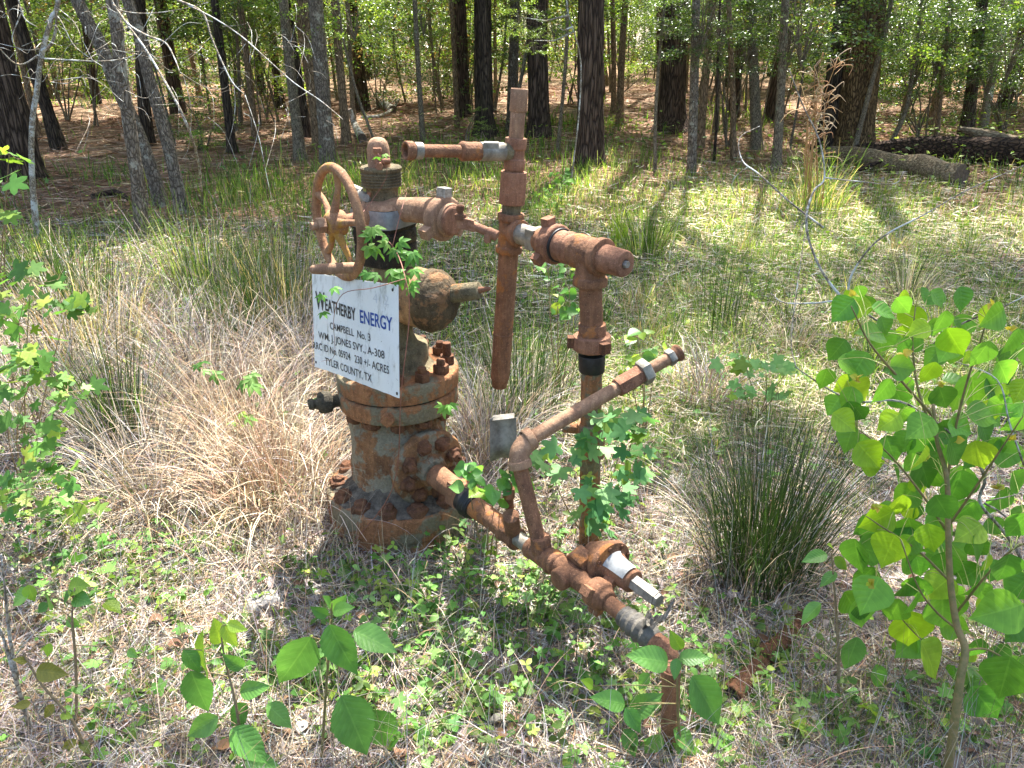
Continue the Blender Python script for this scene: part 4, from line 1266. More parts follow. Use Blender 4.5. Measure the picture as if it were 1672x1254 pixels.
tree('hardwood_tree', 'mossy trunk between the leaning group and the straight grey trunk above the handwheel', 'tree', [(491, 262), (478, 150), (462, 0)], 17, B['thin'], 8, (CROWN, 1), low=[(470, 40, .55, 1)])
tree('hardwood_tree', 'slim brown trunk standing on needle litter left of the mossy trunk', 'tree', [(418, 232), (406, 120), (391, 0)], 12, B['brown'], 7, (CROWN, 1), low=[(400, 20, .5, 0)])
tree('hardwood_tree', 'dark slender trunk beside the pale-leaved bush on the left', 'tree', [(379, 250), (366, 130), (350, 0)], 14, B['dark'], 8, (CROWN, 1), low=[(350, 30, .6, 0)])
tree('sapling', 'thin crooked stem rising behind the domed cap of the wellhead', 'sapling', [(628, 262), (600, 200), (582, 150), (560, 60), (552, 0)], 5, B['thin'], 4.5, None, low=[(575, 20, .5, 1)], flare=1.1)
tree('sapling', 'slender dark stem standing left of the open pipe end', 'sapling', [(691, 232), (684, 130), (677, 0)], 9, B['thin'], 6, (CROWN, 1), low=[(690, 20, .5, 1)], flare=1.2)
tree('sapling', 'slender orange-lit stem in front of the brown pine, above the side pipe', 'sapling', [(747, 210), (742, 100), (737, 0)], 9, B['brown'], 6, (CROWN, 1), flare=1.3)
tree('hardwood_tree', 'grey straight trunk rising just left of the pipe manifold top', 'tree', [(836, 215), (838, 110), (841, 0)], 18, B['grey'], 8, (CROWN, 1), low=[(838, 12, .4, 1)])
tree('hardwood_tree', 'slim brown trunk right of the thick centre pine', 'tree', [(1012, 205), (1015, 100), (1021, 0)], 12, B['brown'], 7, (CROWN, 1))
tree('hardwood_tree', 'slim reddish trunk close beside the slim brown trunk right of the centre pine', 'tree', [(1003, 178), (1002, 90), (1000, 0)], 9, B['brown'], 7, (CROWN, 1))
tree('hardwood_tree', 'slender trunk with a pale lichen foot in front of the root-flared pine', 'tree', [(1130, 286), (1133, 150), (1137, 0)], 15, B['grey'], 7, (CROWN, 1), low=[(1140, 60, .5, 3), (1150, 20, .7, 3)], flare=1.15)
tree('sapling', 'very thin straight stem left of the slender pale-footed trunk', 'sapling', [(1071, 286), (1070, 200), (1076, 100), (1086, 0)], 6, B['thin'], 4.5, None, flare=1.1, low=[(1090, 30, .35, 0)])
tree('sapling', 'very thin dark stem just right of the slender pale-footed trunk', 'sapling', [(1166, 266), (1170, 200), (1172, 100), (1176, 0)], 5, B['dark'], 4.5, None, flare=1.1, low=[(1180, 30, .6, 0)])
tree('hardwood_tree', 'grey-green trunk left of the tall dry grass', 'tree', [(1238, 246), (1231, 120), (1226, 0)], 17, B['thin'], 8, (CROWN, 1), low=[(1225, 40, .8, 0), (1260, 10, .7, 3)])
tree('hardwood_tree', 'trunk standing directly left of the dry grass heads, in front of the blackish one', 'tree', [(1268, 280), (1275, 150), (1283, 0)], 14, B['thin'], 8, (CROWN, 1), low=[(1290, 50, .8, 3), (1320, 20, .9, 0)])
tree('hardwood_tree', 'slender twisted trunk between the pale-footed trunk and the grey-green one', 'tree', [(1200, 262), (1196, 140), (1190, 0)], 10, B['brown'], 7, (CROWN, 1), low=[(1190, 30, .6, 0)])
tree('sapling', 'pale thin trunk leaning right behind the fallen logs', 'sapling', [(1607, 208), (1622, 120), (1650, 0)], 12, B['pale'], 6, None, low=[(1640, 40, .8, 3), (1600, 20, .8, 3)], flare=1.2)
tree('hardwood_tree', 'dark trunk behind the fallen logs on the right', 'tree', [(1578, 222), (1590, 120), (1604, 0)], 20, B['dark'], 8, (CROWN, 1), low=[(1560, 30, .9, 3), (1600, 80, .6, 3)])
tree('sapling', 'thin leaning stem rising from behind the grey log', 'sapling', [(1446, 240), (1475, 190), (1490, 120), (1500, 40), (1504, 0)], 8, B['thin'], 4.5, None, low=[(1500, 90, .8, 3), (1470, 30, .8, 3)], flare=1.1)
tree('sapling', 'pair of thin brown stems right of the oak', 'sapling', [(1530, 236), (1536, 150), (1545, 60), (1550, 0)], 9, B['brown'], 4.5, None, low=[(1540, 60, .9, 3), (1620, 110, .7, 3), (1660, 60, .9, 3)], flare=1.1)
tree('sapling', 'very thin pale leafy-topped stem just left of the thickest centre pine', 'sapling', [(930, 300), (944, 200), (948, 100), (930, 30), (925, 0)], 3, B['pale'], 3.4, None, flare=1.05, low=[(852, 28, .26, 1), (872, 66, .2, 1), (905, 40, .22, 0)])
# pale sapling at the left edge with bare arching twigs
tree('sapling', 'crooked pale stem near the left edge with bare whitish arching twigs', 'sapling', [(58, 388), (53, 300), (52, 210), (60, 150), (68, 90), (84, 30), (95, 0)], 10, B['pale'], 3.6, None, flare=1.1)
LS = TREES[-1]
# unseen trees added just outside the frame to hold the shading clumps
tree('hardwood_tree', 'tall broadleaf tree standing outside the right edge', 'tree', [(0, 0), (0, 0)], 10, B['dark'], 9, None, base=Vector((7.6, 7.5, TZ(7.6, 7.5)))) if False else None
def far_tree(name, label, x, y, w, mat, H, crown, group=None):
    b = Vector((x, y, TZ(x, y)))
    u, v = proj(x, y, b.z)
    root = thing(name, label, 'tree', tuple(b), group)
    lean = rng.normal(0, .25, 2)
    pts = [Vector((x, y, b.z - .1)), Vector((x + lean[0] * .2, y + lean[1] * .2, H * .33)), Vector((x + lean[0] * .8, y + lean[1] * .7, H * .66)), Vector((x + lean[0], y + lean[1], H))]
    sm = smooth_path(pts, 7)
    rad = [w / 2 * (1 - .6 * i / len(sm)) * (1 + .5 * math.exp(-max(q.z - b.z, 0) / .15)) for i, q in enumerate(sm)]
    g = tube(sm, rad, 10, False, ridge=trunk_ridge(3, .08, x))
    mb = MB(); mb.add(*g[:2], g[2]); t_ = mb.build('trunk', mat, root, True, None, attrs=False)
    TREES.append(dict(root=root, trunk=t_, top=sm[-1], path=sm, r=w / 2, blobs=[], mat=mat, H=H))
    for k in range(crown[1]):
        q = sm[-1] + Vector((rng.uniform(-.8, .8), rng.uniform(-.5, .8), -k * 1.2 + .2))
        place_mesh('crown', random.choice(crown[0]), root, q, rng.uniform(0, 6.28), (rng.uniform(.6, .95),) * 3)
    return root
for (x, y) in ((8.6, 6.5), (7.2, 10.2), (-8.2, 6.2), (-9.4, 9.3), (6.0, 3.2), (-5.2, 3.4)):
    far_tree('hardwood_tree', 'broadleaf tree standing outside the photographed clearing', x, y, .22, B['dark'], 9, (CROWN, 0), 'broadleaf trees around the clearing')
# hand the added shade clumps to the nearest tall trees
tall = [t for t in TREES if t['H'] >= 7]
for q in SHADE_CLUMPS:
    best = min(tall, key=lambda t: (Vector((t['top'].x, t['top'].y, 0)) - Vector((q[0], q[1], 0))).length)
    best['blobs'].append(q)
for i, t in enumerate(tall):
    if not t['blobs']: continue
    r = np.random.default_rng(900 + i)
    mb = MB(); tw_ = MB()
    for q in t['blobs']:
        n = 260
        p = q + r.normal(0, 1, (n, 3)) * np.array([.27, .27, .14])
        scatter(mb, T_DIAM, p, rots(rand_dirs(n, -.6, .3, r), up_normals(n, .5, r)), r.uniform(.6, 1.3, n) * .10, jitter(GREENS + YGREENS, n, .2, r))
    # limbs: from the trunk to groups of clumps
    bl = sorted(t['blobs'], key=lambda q: math.atan2(q[1] - t['top'].y, q[0] - t['top'].x))
    for k in range(0, len(bl), 5):
        grp = bl[k:k + 5]
        c = Vector(np.mean(grp, 0)); s = t['path'][int(len(t['path']) * .8)]
        mid = (s + c) / 2 + Vector((0, 0, .3))
        for g in [tube(smooth_path([s, mid, c], 3), interp([.05, .035, .02], 7), 6, False)] + [tube([c, Vector(q)], [.018, .006], 4, False) for q in grp]:
            tw_.add(*g[:2], g[2])
    mb.build('crown', LEAF, t['root'], False)  # the added shade clumps, joined to this tree as crown
    tw_.build('limbs', t['mat'], t['root'], True, None, attrs=False)

# ---- the wood behind: thin trunks standing deep in the trees
protos = []
for i in range(6):
    w = [.06, .12, .045, .2, .09, .28][i]
    mt = [B['thin'], B['brown'], B['grey'], B['dark'], B['thin'], B['pine']][i]
    H = [7, 8.5, 6, 11, 7.5, 12][i]
    root = thing('woodland_tree', 'one of the many slim trunks standing deep in the wood behind the clearing', 'tree', (0, 60, 0), 'slim trunks deep in the wood')
    sm = smooth_path([Vector((0, 60, -.4)), Vector((rng.normal(0, .15), 60, H * .3)), Vector((rng.normal(0, .3), 60, H * .65)), Vector((rng.normal(0, .4), 60, H))], 8)
    rad = [w / 2 * (1 - .6 * k / len(sm)) * (1 + .5 * math.exp(-max(q.z, 0) / .15)) for k, q in enumerate(sm)]
    g = tube(sm, rad, 10, False, ridge=trunk_ridge(3, .09, i * 3.1))
    mb = MB(); mb.add(*g[:2], g[2]); mb.build('trunk', mt, root, True, None, attrs=False)
    if i in (3, 5): place_mesh('crown', (PCROWN if i in (3, 5) else CROWN)[i % 2], root, Vector((sm[-1].x, 60, H - .4)), i, (.8,) * 3)
    if i not in (3, 5):
        place_mesh('crown', SPR[i % 3][0], root, sm[-1], i, (1.2, 1.2, 1.2))
        z = rng.uniform(2.4, 3.4)
        place_mesh('foliage', SPR[i % 3][0], root, Vector((rng.normal(0, .3), 60 + rng.normal(0, .3), z)), i, (1.1, 1.1, 1.0))
    protos.append(root)
placed = []
used = [False] * 6
tries = 0
while len(placed) < 296 and tries < 6000:
    tries += 1
    y = 12.5 + 34 * rng.uniform(0, 1) ** 1.05
    x = rng.uniform(-1, 1) * (2.5 + y * .74)
    u, v = proj(x, y, TZ(x, y))
    if any((x - a) ** 2 + (y - b) ** 2 < .55 for a, b in placed): continue
    if y < 17 and (580 < u < 760) : continue
    if y < 14.5 and 1000 < u < 1120: continue
    k = int(rng.choice(6, p=[.27, .19, .22, .09, .17, .06]))
    o = protos[k] if not used[k] else copy_tree(protos[k])
    used[k] = True
    o.location = (x, y, TZ(x, y) + .05)
    o.rotation_euler = (rng.normal(0, .04), rng.normal(0, .04), rng.uniform(0, 6.28))
    s = rng.uniform(.8, 1.25)
    o.scale = (s, s, s)
    placed.append((x, y))
for i in range(56):     # the wood goes on to both sides of the frame
    y = rng.uniform(4, 42); sgn = 1 if i % 2 else -1
    x = sgn * (3.5 + y * .78 + rng.uniform(0, 13))
    o = copy_tree(protos[int(rng.integers(0, 6))])
    o.location = (x, y, TZ(x, y) + .05); o.rotation_euler = (0, 0, rng.uniform(0, 6.28))
# ---- understorey shrubs
def shrub(name, label, x, y, items, stems=4, group=None, cat='shrub'):
    b = Vector((x, y, TZ(x, y)))
    root = thing(name, label, cat, tuple(b), group)
    tw_ = MB()
    for (dx, dy, z, s, kind) in items:
        q = b + Vector((dx, dy, z))
        place_mesh('foliage', SPR[kind][0], root, q, rng.uniform(0, 6.28), (s, s, s))
        for k in range(max(1, stems // len(items))):
            g = tube(smooth_path([b + Vector((rng.normal(0, .06), rng.normal(0, .06), -.05)), b + Vector((dx * .4 + rng.normal(0, .08), dy * .4, z * .45)), q + Vector((rng.normal(0, .2) * s, rng.normal(0, .2) * s, 0))], 4), interp([.02, .012, .004], 9), 5, False)
            tw_.add(*g[:2], g[2])
    tw_.build('stems', B['thin'], root, True, None, attrs=False)
    return root
def sat(u, v, Y): q = P(u, v, Y); return q.x, q.y, q.z
def shrub_px(name, label, u, vb, items, stems=6):
    b = G(u, vb); it = []
    for (uu, vv, s, k) in items:
        q = P(uu, vv, b.y + rng.uniform(-.2, .2)); it.append((q.x - b.x, q.y - b.y, q.z - b.z, s, k))
    return shrub(name, label, b.x, b.y, it, stems)
shrub_px('shrub', 'bush with pale shining leaves behind the leaning trunks on the left', 330, 245, [(330, 175, .5, 1), (300, 150, .45, 0), (355, 205, .4, 1), (310, 215, .35, 0)])
shrub_px('shrub', 'small bright green shrub at the foot of the blackish pine', 775, 250, [(775, 185, .16, 1), (768, 245, .22, 1), (790, 215, .15, 1)])
shrub_px('shrub', 'leafy holly bush just right of the oak', 1500, 232, [(1480, 90, .75, 3), (1520, 150, .6, 3), (1460, 160, .4, 3), (1560, 60, .8, 3)], 8)
shrub_px('shrub', 'dense holly bush at the right edge behind the logs', 1640, 215, [(1640, 110, .8, 3), (1600, 150, .6, 3), (1670, 60, .8, 3), (1580, 50, .8, 3)], 8)
shrub_px('shrub', 'holly bush left of the tall dry grass among thin trunks', 1190, 240, [(1180, 70, .55, 3), (1215, 40, .6, 0), (1160, 30, .5, 3)], 6)
shrub_px('shrub', 'leggy shrub at the far left edge behind the dark pine', 110, 200, [(90, 60, .8, 1), (130, 20, .8, 0), (40, 30, .8, 3)], 6)
n = 0
while n < 205:
    y = 15 + 30 * rng.uniform(0, 1) ** .9; x = rng.uniform(-1, 1) * (2 + y * .74)
    u, v = proj(x, y, 0)
    if y < 17 and (560 < u < 1130): continue
    k = [0, 1, 2, 4, 3][n % 5]
    its = [(rng.normal(0, .5), rng.normal(0, .4), rng.uniform(.4 if y > 20 else 1.5, 4.2 if y < 20 else 3.6), rng.uniform(.8, 1.5), k) for _ in range(3)]
    shrub('understorey_shrub', 'one of the loose leafy shrubs under the far trees behind the clearing', x, y, its, 5, 'shrubs under the far trees')
    n += 1
for i in range(36):
    y = rng.uniform(4, 40); sgn = 1 if i % 2 else -1
    x = sgn * (3.0 + y * .78 + rng.uniform(0, 10)); k = [0, 1, 2, 4, 3][i % 5]
    shrub('understorey_shrub', 'one of the loose leafy shrubs under the far trees behind the clearing', x, y, [(rng.normal(0, .5), rng.normal(0, .4), rng.uniform(.4, 3.0), rng.uniform(.9, 1.6), k) for _ in range(3)], 5, 'shrubs under the far trees')
# ---- the far wood reads as one mass
mb = MB()
n = 62000
yy = rng.uniform(44, 58, n); xx = rng.uniform(-1, 1, n) * (yy * 1.3); zz = rng.uniform(0.2, 1, n) ** .8 * 11 + .6
scatter(mb, T_DIAM, np.stack([xx, yy, zz], 1), rots(rand_dirs(n, -1.2, 1.2), rng.normal(0, 1, (n, 3))), rng.uniform(.3, .7, n), jitter(GREENS + DGREENS + [rgb(96, 78, 52)], n, .25))
for i in range(260):
    y = rng.uniform(44, 60); x = rng.uniform(-1, 1) * y * .95; w = rng.uniform(.05, .2)
    g = tube([Vector((x, y, .3)), Vector((x + rng.normal(0, .4), y, 6)), Vector((x + rng.normal(0, .6), y, 13))], [w, w * .8, w * .4], 5, False)
    mb.add(*g[:2], g[2], rgb(88, 74, 60))
tag(mb.build('far_wood', LEAF, None, False), kind='stuff', label='far-off mass of trees closing the view behind the trunks', cat='woodland')
mb = MB()
n = 26000
th = rng.uniform(0, 2 * np.pi, n); rr_ = rng.uniform(48, 66, n)
ok = np.sin(th) < .72
th, rr_ = th[ok], rr_[ok]; n = len(th)
scatter(mb, T_DIAM, np.stack([np.cos(th) * rr_, np.sin(th) * rr_, rng.uniform(0, 1, n) * 13 + .4], 1), rots(rand_dirs(n, -1.2, 1.2), rng.normal(0, 1, (n, 3))), rng.uniform(.6, 1.3, n), jitter(GREENS + DGREENS, n, .25))
tag(mb.build('far_wood', LEAF, None, False), kind='stuff', label='distant woodland surrounding the clearing on its other sides', cat='woodland')

# ================================================================== LOGS AND DEAD WOOD
def log(name, label, pts, rads, mat, endmat=None, ridge=(4, .06), cat='log'):
    b = Vector(pts[0])
    root = thing(name, label, cat, tuple(b))
    sm = smooth_path(pts, 6)
    g = tube(sm, interp(rads, len(sm)), 22, False, ridge=trunk_ridge(ridge[0], ridge[1], b.x * 3))
    mb = MB(); mb.add(*g[:2], g[2]); mb.build('bark', mat, root, True, None, attrs=False)
    for i, (a_, c_) in enumerate(((sm[0], sm[0] - sm[1]), (sm[-1], sm[-1] - sm[-2]))):
        part('cut_end', lathe(a_ - c_.normalized() * .01, c_, [(0, rads[0 if i == 0 else -1] * .97), (.012, rads[0 if i == 0 else -1] * .9), (.004, .0005)], 22, .004), endmat or mat, root)
    return root
endw = plain('cut_wood', rgb(70, 58, 48), rgb(112, 96, 80), 30, 0.9, 0.8)
def on(u, v, r): q = G(u, v); return q + Vector((0, 0, r * .85))
log('fallen_log', 'pale grey fallen log with a dark sawn end in front of the oak', [on(1352, 262, .13), on(1385, 268, .13), on(1420, 276, .14), on(1462, 284, .14), on(1500, 290, .16), on(1535, 300, .14), on(1566, 306, .155)], [.10, .145, .16, .13, .165, .145, .15], B['log'], endw, (5, .14))
log('fallen_log', 'long dark rotten log lying behind the pale grey log', [on(1395, 258, .1), on(1500, 262, .2), on(1600, 268, .2), on(1760, 276, .22)], [.11, .17, .19, .2], B['rot'], endw, (4, .14))
q = G(1640, 262)
log('broken_branch', 'broken jagged branch resting across the dark log at the right edge', [P(1566, 210, q.y), P(1610, 220, q.y - .1), P(1680, 238, q.y - .2), P(1760, 262, q.y - .3)], [.03, .07, .09, .1], B['log'], endw, (4, .25), 'branch')
q = G(1385, 288)
log('dead_branch', 'thin dead branch leaning over the pale grey log', [q + V3(0, 0, .02), P(1420, 270, q.y + .1) , P(1470, 251, q.y + .35)], [.02, .028, .012], B['rot'], endw, (4, .15), 'branch')
log('fallen_log', 'short pale fallen trunk in the sunny gap above the wellhead', [on(618, 178, .1), on(628, 168, .1), on(640, 150, .1)], [.09, .1, .1], B['pale'], endw)
log('fallen_log', 'thin silver log slanting between trunks right of the straight grey trunk', [on(592, 232, .07), P(580, 205, 15), P(570, 178, 15)], [.08, .06, .05], B['pale'], endw)
q = G(590, 196)
log('dead_branch', 'whitish curved dead vine lying in the sunny gap above the wellhead', [q + V3(0, 0, .05), G(620, 194) + V3(0, 0, .06), G(640, 186) + V3(0, 0, .1), G(652, 168) + V3(0, 0, .15), G(645, 152) + V3(0, 0, .2)], [.03, .035, .03, .025, .02], B['pale'], endw, (4, .1), 'branch')
q = G(150, 326)
log('dead_branch', 'dark dead branch on the needle litter left of the leaning trunks', [q + V3(0, 0, .03), G(190, 322) + V3(0, 0, .05), G(212, 330) + V3(0, 0, .03)], [.03, .035, .02], B['rot'], endw, (4, .15), 'branch')

# ================================================================== NEAR PLANTS
STRAW = attr_mat('dry_straw', 0.75, 0.15, 0.25)
GRASSM = foliage('grass_blade', 0.4, 0.45, 0.35, None, 1.5)
BIGLEAF = foliage('veined_leaf', 0.38, 0.38, 0.45, 9.0, 1.5)
SMOOTHLEAF = foliage('smooth_leaf', 0.45, 0.36, 0.45, 7.0, 1.6)
SMALLLEAF = foliage('small_leaf', 0.38, 0.55, 0.25, None, 1.5)
RUSHM = foliage('rush_stem', 0.25, 0.45, 0.35, None, 1.2)
STEM = plain('green_stem', rgb(104, 104, 58), rgb(146, 124, 82), 60, 0.6, 0.2)
STEMB = plain('brown_stem', rgb(112, 94, 68), rgb(156, 136, 104), 60, 0.75, 0.4)
TANS = [rgb(188, 168, 136), rgb(164, 142, 112), rgb(206, 192, 166), rgb(140, 118, 92), rgb(178, 162, 140)]
GREYS = [rgb(152, 144, 140), rgb(178, 170, 164), rgb(128, 119, 114), rgb(196, 188, 180), rgb(106, 94, 86)]
PINKS = [rgb(152, 120, 94), rgb(178, 146, 118), rgb(124, 92, 70), rgb(198, 172, 144), rgb(142, 106, 80)]
RUSHG = [rgb(44, 66, 34), rgb(58, 84, 40), rgb(36, 54, 30), rgb(74, 96, 44), rgb(50, 76, 44)]
GRASSG = [rgb(104, 136, 54), rgb(126, 156, 66), rgb(88, 120, 48), rgb(150, 170, 84), rgb(112, 142, 68), rgb(168, 162, 110)]

def twigs(parent, name, paths, r0, mat, sides=5):
    mb = MB()
    for it in paths:
        p, r = it if isinstance(it, tuple) else (it, r0)
        sm = smooth_path(p, 5)
        g = tube(sm, interp([r, r * .75, r * .35], len(sm)), sides, True)
        mb.add(*g[:2], g[2])
    return mb.build(name, mat, parent, True, None, attrs=False)
def pxpath(pts, Y0, Y1=None):
    Y1 = Y0 if Y1 is None else Y1
    n_ = len(pts)
    return [P(u, v, Y0 + (Y1 - Y0) * i / max(1, n_ - 1)) for i, (u, v) in enumerate(pts)]
# --- bare twigs on the pale sapling at the left edge
ly = LS['root'].location.y
tw_paths = [(pxpath([(60, 95), (110, 98), (170, 100), (215, 92), (246, 70)], ly, ly - .6), .009),
            (pxpath([(66, 85), (85, 70), (92, 40), (90, 10)], ly, ly - .2), .02),
            (pxpath([(62, 90), (40, 104), (22, 102), (0, 80), (-20, 60)], ly, ly - .4), .010),
            (pxpath([(64, 80), (45, 82), (20, 76), (-15, 68)], ly, ly + .2), .007),
            (pxpath([(80, 40), (95, 28), (118, 70), (140, 90), (170, 110)], ly, ly - .5), .007),
            (pxpath([(90, 10), (120, 35), (135, 66), (152, 100)], ly, ly - .5), .005),
            (pxpath([(84, 134), (110, 136), (140, 122), (160, 128), (200, 100)], ly - .2, ly - .8), .005),
            (pxpath([(36, 20), (20, 60), (28, 80)], ly, ly), .007), (pxpath([(30, 0), (40, 30), (62, 45)], ly, ly), .008),
            (pxpath([(60, 130), (20, 122), (-10, 126)], ly, ly + .3), .005)]
for i in range(34):
    u0, v0 = rng.uniform(0, 240), rng.uniform(0, 130)
    du, dv = rng.uniform(-70, 90), rng.uniform(-40, 60)
    tw_paths.append((pxpath([(u0, v0), (u0 + du * .4, v0 + dv * .3 - 8), (u0 + du * .8, v0 + dv * .7 + 6), (u0 + du, v0 + dv)], ly - rng.uniform(0, .6), ly - rng.uniform(0, .9)), .0035))
twigs(LS['root'], 'twigs', [(a_, r_ * .8) for a_, r_ in tw_paths], .006, B['pale'])
# --- a dead, leafless top hanging between the leaning trunks and the handwheel
bt = G(330, 330)
DT = thing('dead_sapling', 'bare whitish dead branches arching between the leaning trunks and the handwheel', 'sapling', tuple(bt))
Yd = 4.6
pp = [(pxpath([(186, 8), (210, 40), (240, 58), (270, 70), (285, 95), (294, 118)], Yd + .6, Yd), .012),
      (pxpath([(186, 8), (200, 18), (240, 22), (290, 16), (340, 4)], Yd + .6, Yd), .006),
      (pxpath([(290, 0), (330, 20), (345, 60), (362, 100), (380, 135), (400, 155)], Yd, Yd - .3), .010),
      (pxpath([(300, 5), (350, 30), (395, 60), (440, 100), (480, 135), (520, 162), (545, 182), (560, 195)], Yd, Yd - 1.0), .006),
      (pxpath([(380, 128), (384, 170), (378, 215), (358, 275)], Yd, Yd), .004),
      (pxpath([(400, 155), (412, 190), (424, 230), (436, 290), (445, 330)], Yd, Yd - .3), .004),
      (pxpath([(246, 70), (226, 92), (212, 100)], Yd, Yd), .004), (pxpath([(300, 125), (312, 180), (308, 240), (296, 262)], Yd, Yd), .003),
      (pxpath([(294, 118), (330, 140), (365, 145), (380, 128)], Yd, Yd), .004),
      (pxpath([(205, 148), (240, 160), (262, 130)], Yd, Yd), .004), (pxpath([(86, 132), (150, 128), (200, 165), (196, 155)], Yd + .2, Yd), .003),
      (pxpath([(262, 75), (300, 40), (330, 38)], Yd, Yd), .003), (pxpath([(345, 60), (310, 90), (290, 96)], Yd, Yd), .003)]
for i in range(70):
    u0, v0 = rng.uniform(120, 560), rng.uniform(0, 200)
    du, dv = rng.uniform(-60, 60), rng.uniform(-20, 90)
    pp.append((pxpath([(u0, v0), (u0 + du * .4 + 6, v0 + dv * .3), (u0 + du, v0 + dv)], Yd - rng.uniform(0, .8), Yd - rng.uniform(0, .8)), .002))
pp.append(([bt + V3(0, 0, -.05), P(318, 240, 4.9), P(250, 100, 5.0), P(186, 8, 5.2), P(170, -60, 5.2)], .014))
twigs(DT, 'twigs', [(a_, r_ * .66) for a_, r_ in pp], .004, B['pale'])

# --- bare brown branches at the right, in front of the leafy sapling
b0 = G(1700, 1010)
BR = thing('bare_branch', 'long leafless brown branches arching in from the right edge over the leafy sapling', 'branch', tuple(b0))
Yb = 1.42
pp = [([b0 + V3(0, 0, -.03)] + pxpath([(1672, 925), (1640, 870), (1600, 820), (1608, 780), (1580, 735), (1530, 690), (1468, 655), (1400, 656), (1350, 634), (1300, 600)], Yb + .05, Yb + .1), .0075),
      (pxpath([(1300, 600), (1292, 560), (1300, 480), (1310, 410), (1322, 330)], Yb + .1, Yb + .4), .0028),
      (pxpath([(1672, 760), (1648, 690), (1628, 620), (1560, 590)], Yb, Yb + .05), .004),
      (pxpath([(1535, 612), (1532, 590), (1510, 575), (1450, 535), (1380, 494), (1330, 495), (1280, 494), (1258, 478)], Yb + .15, Yb + .3), .0058),
      (pxpath([(1510, 574), (1550, 540), (1590, 520), (1640, 500), (1700, 470)], Yb + .15, Yb), .005),
      (pxpath([(1382, 495), (1345, 448), (1320, 390), (1318, 345), (1330, 310), (1346, 290), (1338, 230), (1310, 170), (1288, 112)], Yb + .25, Yb + .5), .0058),
      (pxpath([(1346, 290), (1400, 296), (1460, 300), (1476, 280)], Yb + .4, Yb + .5), .003),
      (pxpath([(1383, 492), (1390, 450), (1420, 405), (1455, 378), (1510, 350), (1580, 310), (1690, 262)], Yb + .25, Yb + .2), .0045),
      (pxpath([(1345, 372), (1290, 330), (1240, 285), (1212, 262), (1208, 225), (1240, 206)], Yb + .4, Yb + .7), .0045),
      (pxpath([(1222, 272), (1200, 290), (1196, 310), (1215, 340)], Yb + .6, Yb + .7), .003),
      (pxpath([(1610, 818), (1650, 810), (1700, 795)], Yb, Yb), .003), (pxpath([(1608, 822), (1640, 842), (1700, 905)], Yb, Yb), .0045),
      (pxpath([(1200, 1010), (1260, 900), (1310, 820)], 1.75, 1.8), .0015)]
twigs(BR, 'twigs', [(a_, r_ * .56) for a_, r_ in pp], .004, B['pale'], 7)

# --- tall dry grass with curled seed heads
b0 = G(1332, 348)
TG = thing('tall_dry_grass', 'tall dry tan grass stalks with curly seed heads standing before the oak', 'grass', tuple(b0))
mb = MB()
Yt = b0.y
for i in range(8):
    ub = 1322 + rng.uniform(-14, 22); ut = 1325 + rng.uniform(-22, 50); vt_ = rng.uniform(66, 190)
    pth = smooth_path([P(ub, 350, Yt), P(ub + (ut - ub) * .2 + rng.normal(0, 2), 270, Yt), P(ub + (ut - ub) * .55 + rng.normal(0, 3), 190, Yt), P(ut, vt_, Yt)], 6)
    g = tube(pth, interp([.008, .006, .003], len(pth)), 5, False); mb.add(*g[:2], g[2], jitter([rgb(190, 148, 100), rgb(170, 126, 84)], len(g[0]), .1))
    for j in range(13):
        q = pth[int(rng.integers(len(pth) // 2 - 2, len(pth)))] if j < 8 else pth[-1] + Vector((rng.normal(0, .03), 0, rng.uniform(-.12, .02)))
        d = Vector((rng.normal(.1, .5), rng.normal(0, .4), rng.uniform(-.2, .7))).normalized() * rng.uniform(.06, .2)
        e = q + d; f_ = e + Vector((rng.normal(0, .04), rng.normal(0, .03), -rng.uniform(0, .09)))
        g = tube(smooth_path([q, (q + e) / 2 + Vector((0, 0, .015)), e, f_], 3), interp([.0035, .005, .002], 10), 3, False)
        mb.add(*g[:2], g[2], jitter([rgb(204, 170, 130), rgb(180, 140, 100), rgb(216, 190, 156)], 1, .12)[0])
mb.build('stalks', STRAW, TG, False)
mb = MB(); n = 150
base = np.tile(np.array(b0), (n, 1)) + np.stack([rng.normal(0, .14, n), rng.normal(0, .12, n), np.zeros(n)], 1)
grass(mb, base, rng.uniform(.3, .75, n), rng.uniform(.006, .012, n), rng.uniform(.3, 1.7, n), jitter(GRASSG + TANS[:3], n), 6)
mb.build('blades', GRASSM, TG, False)

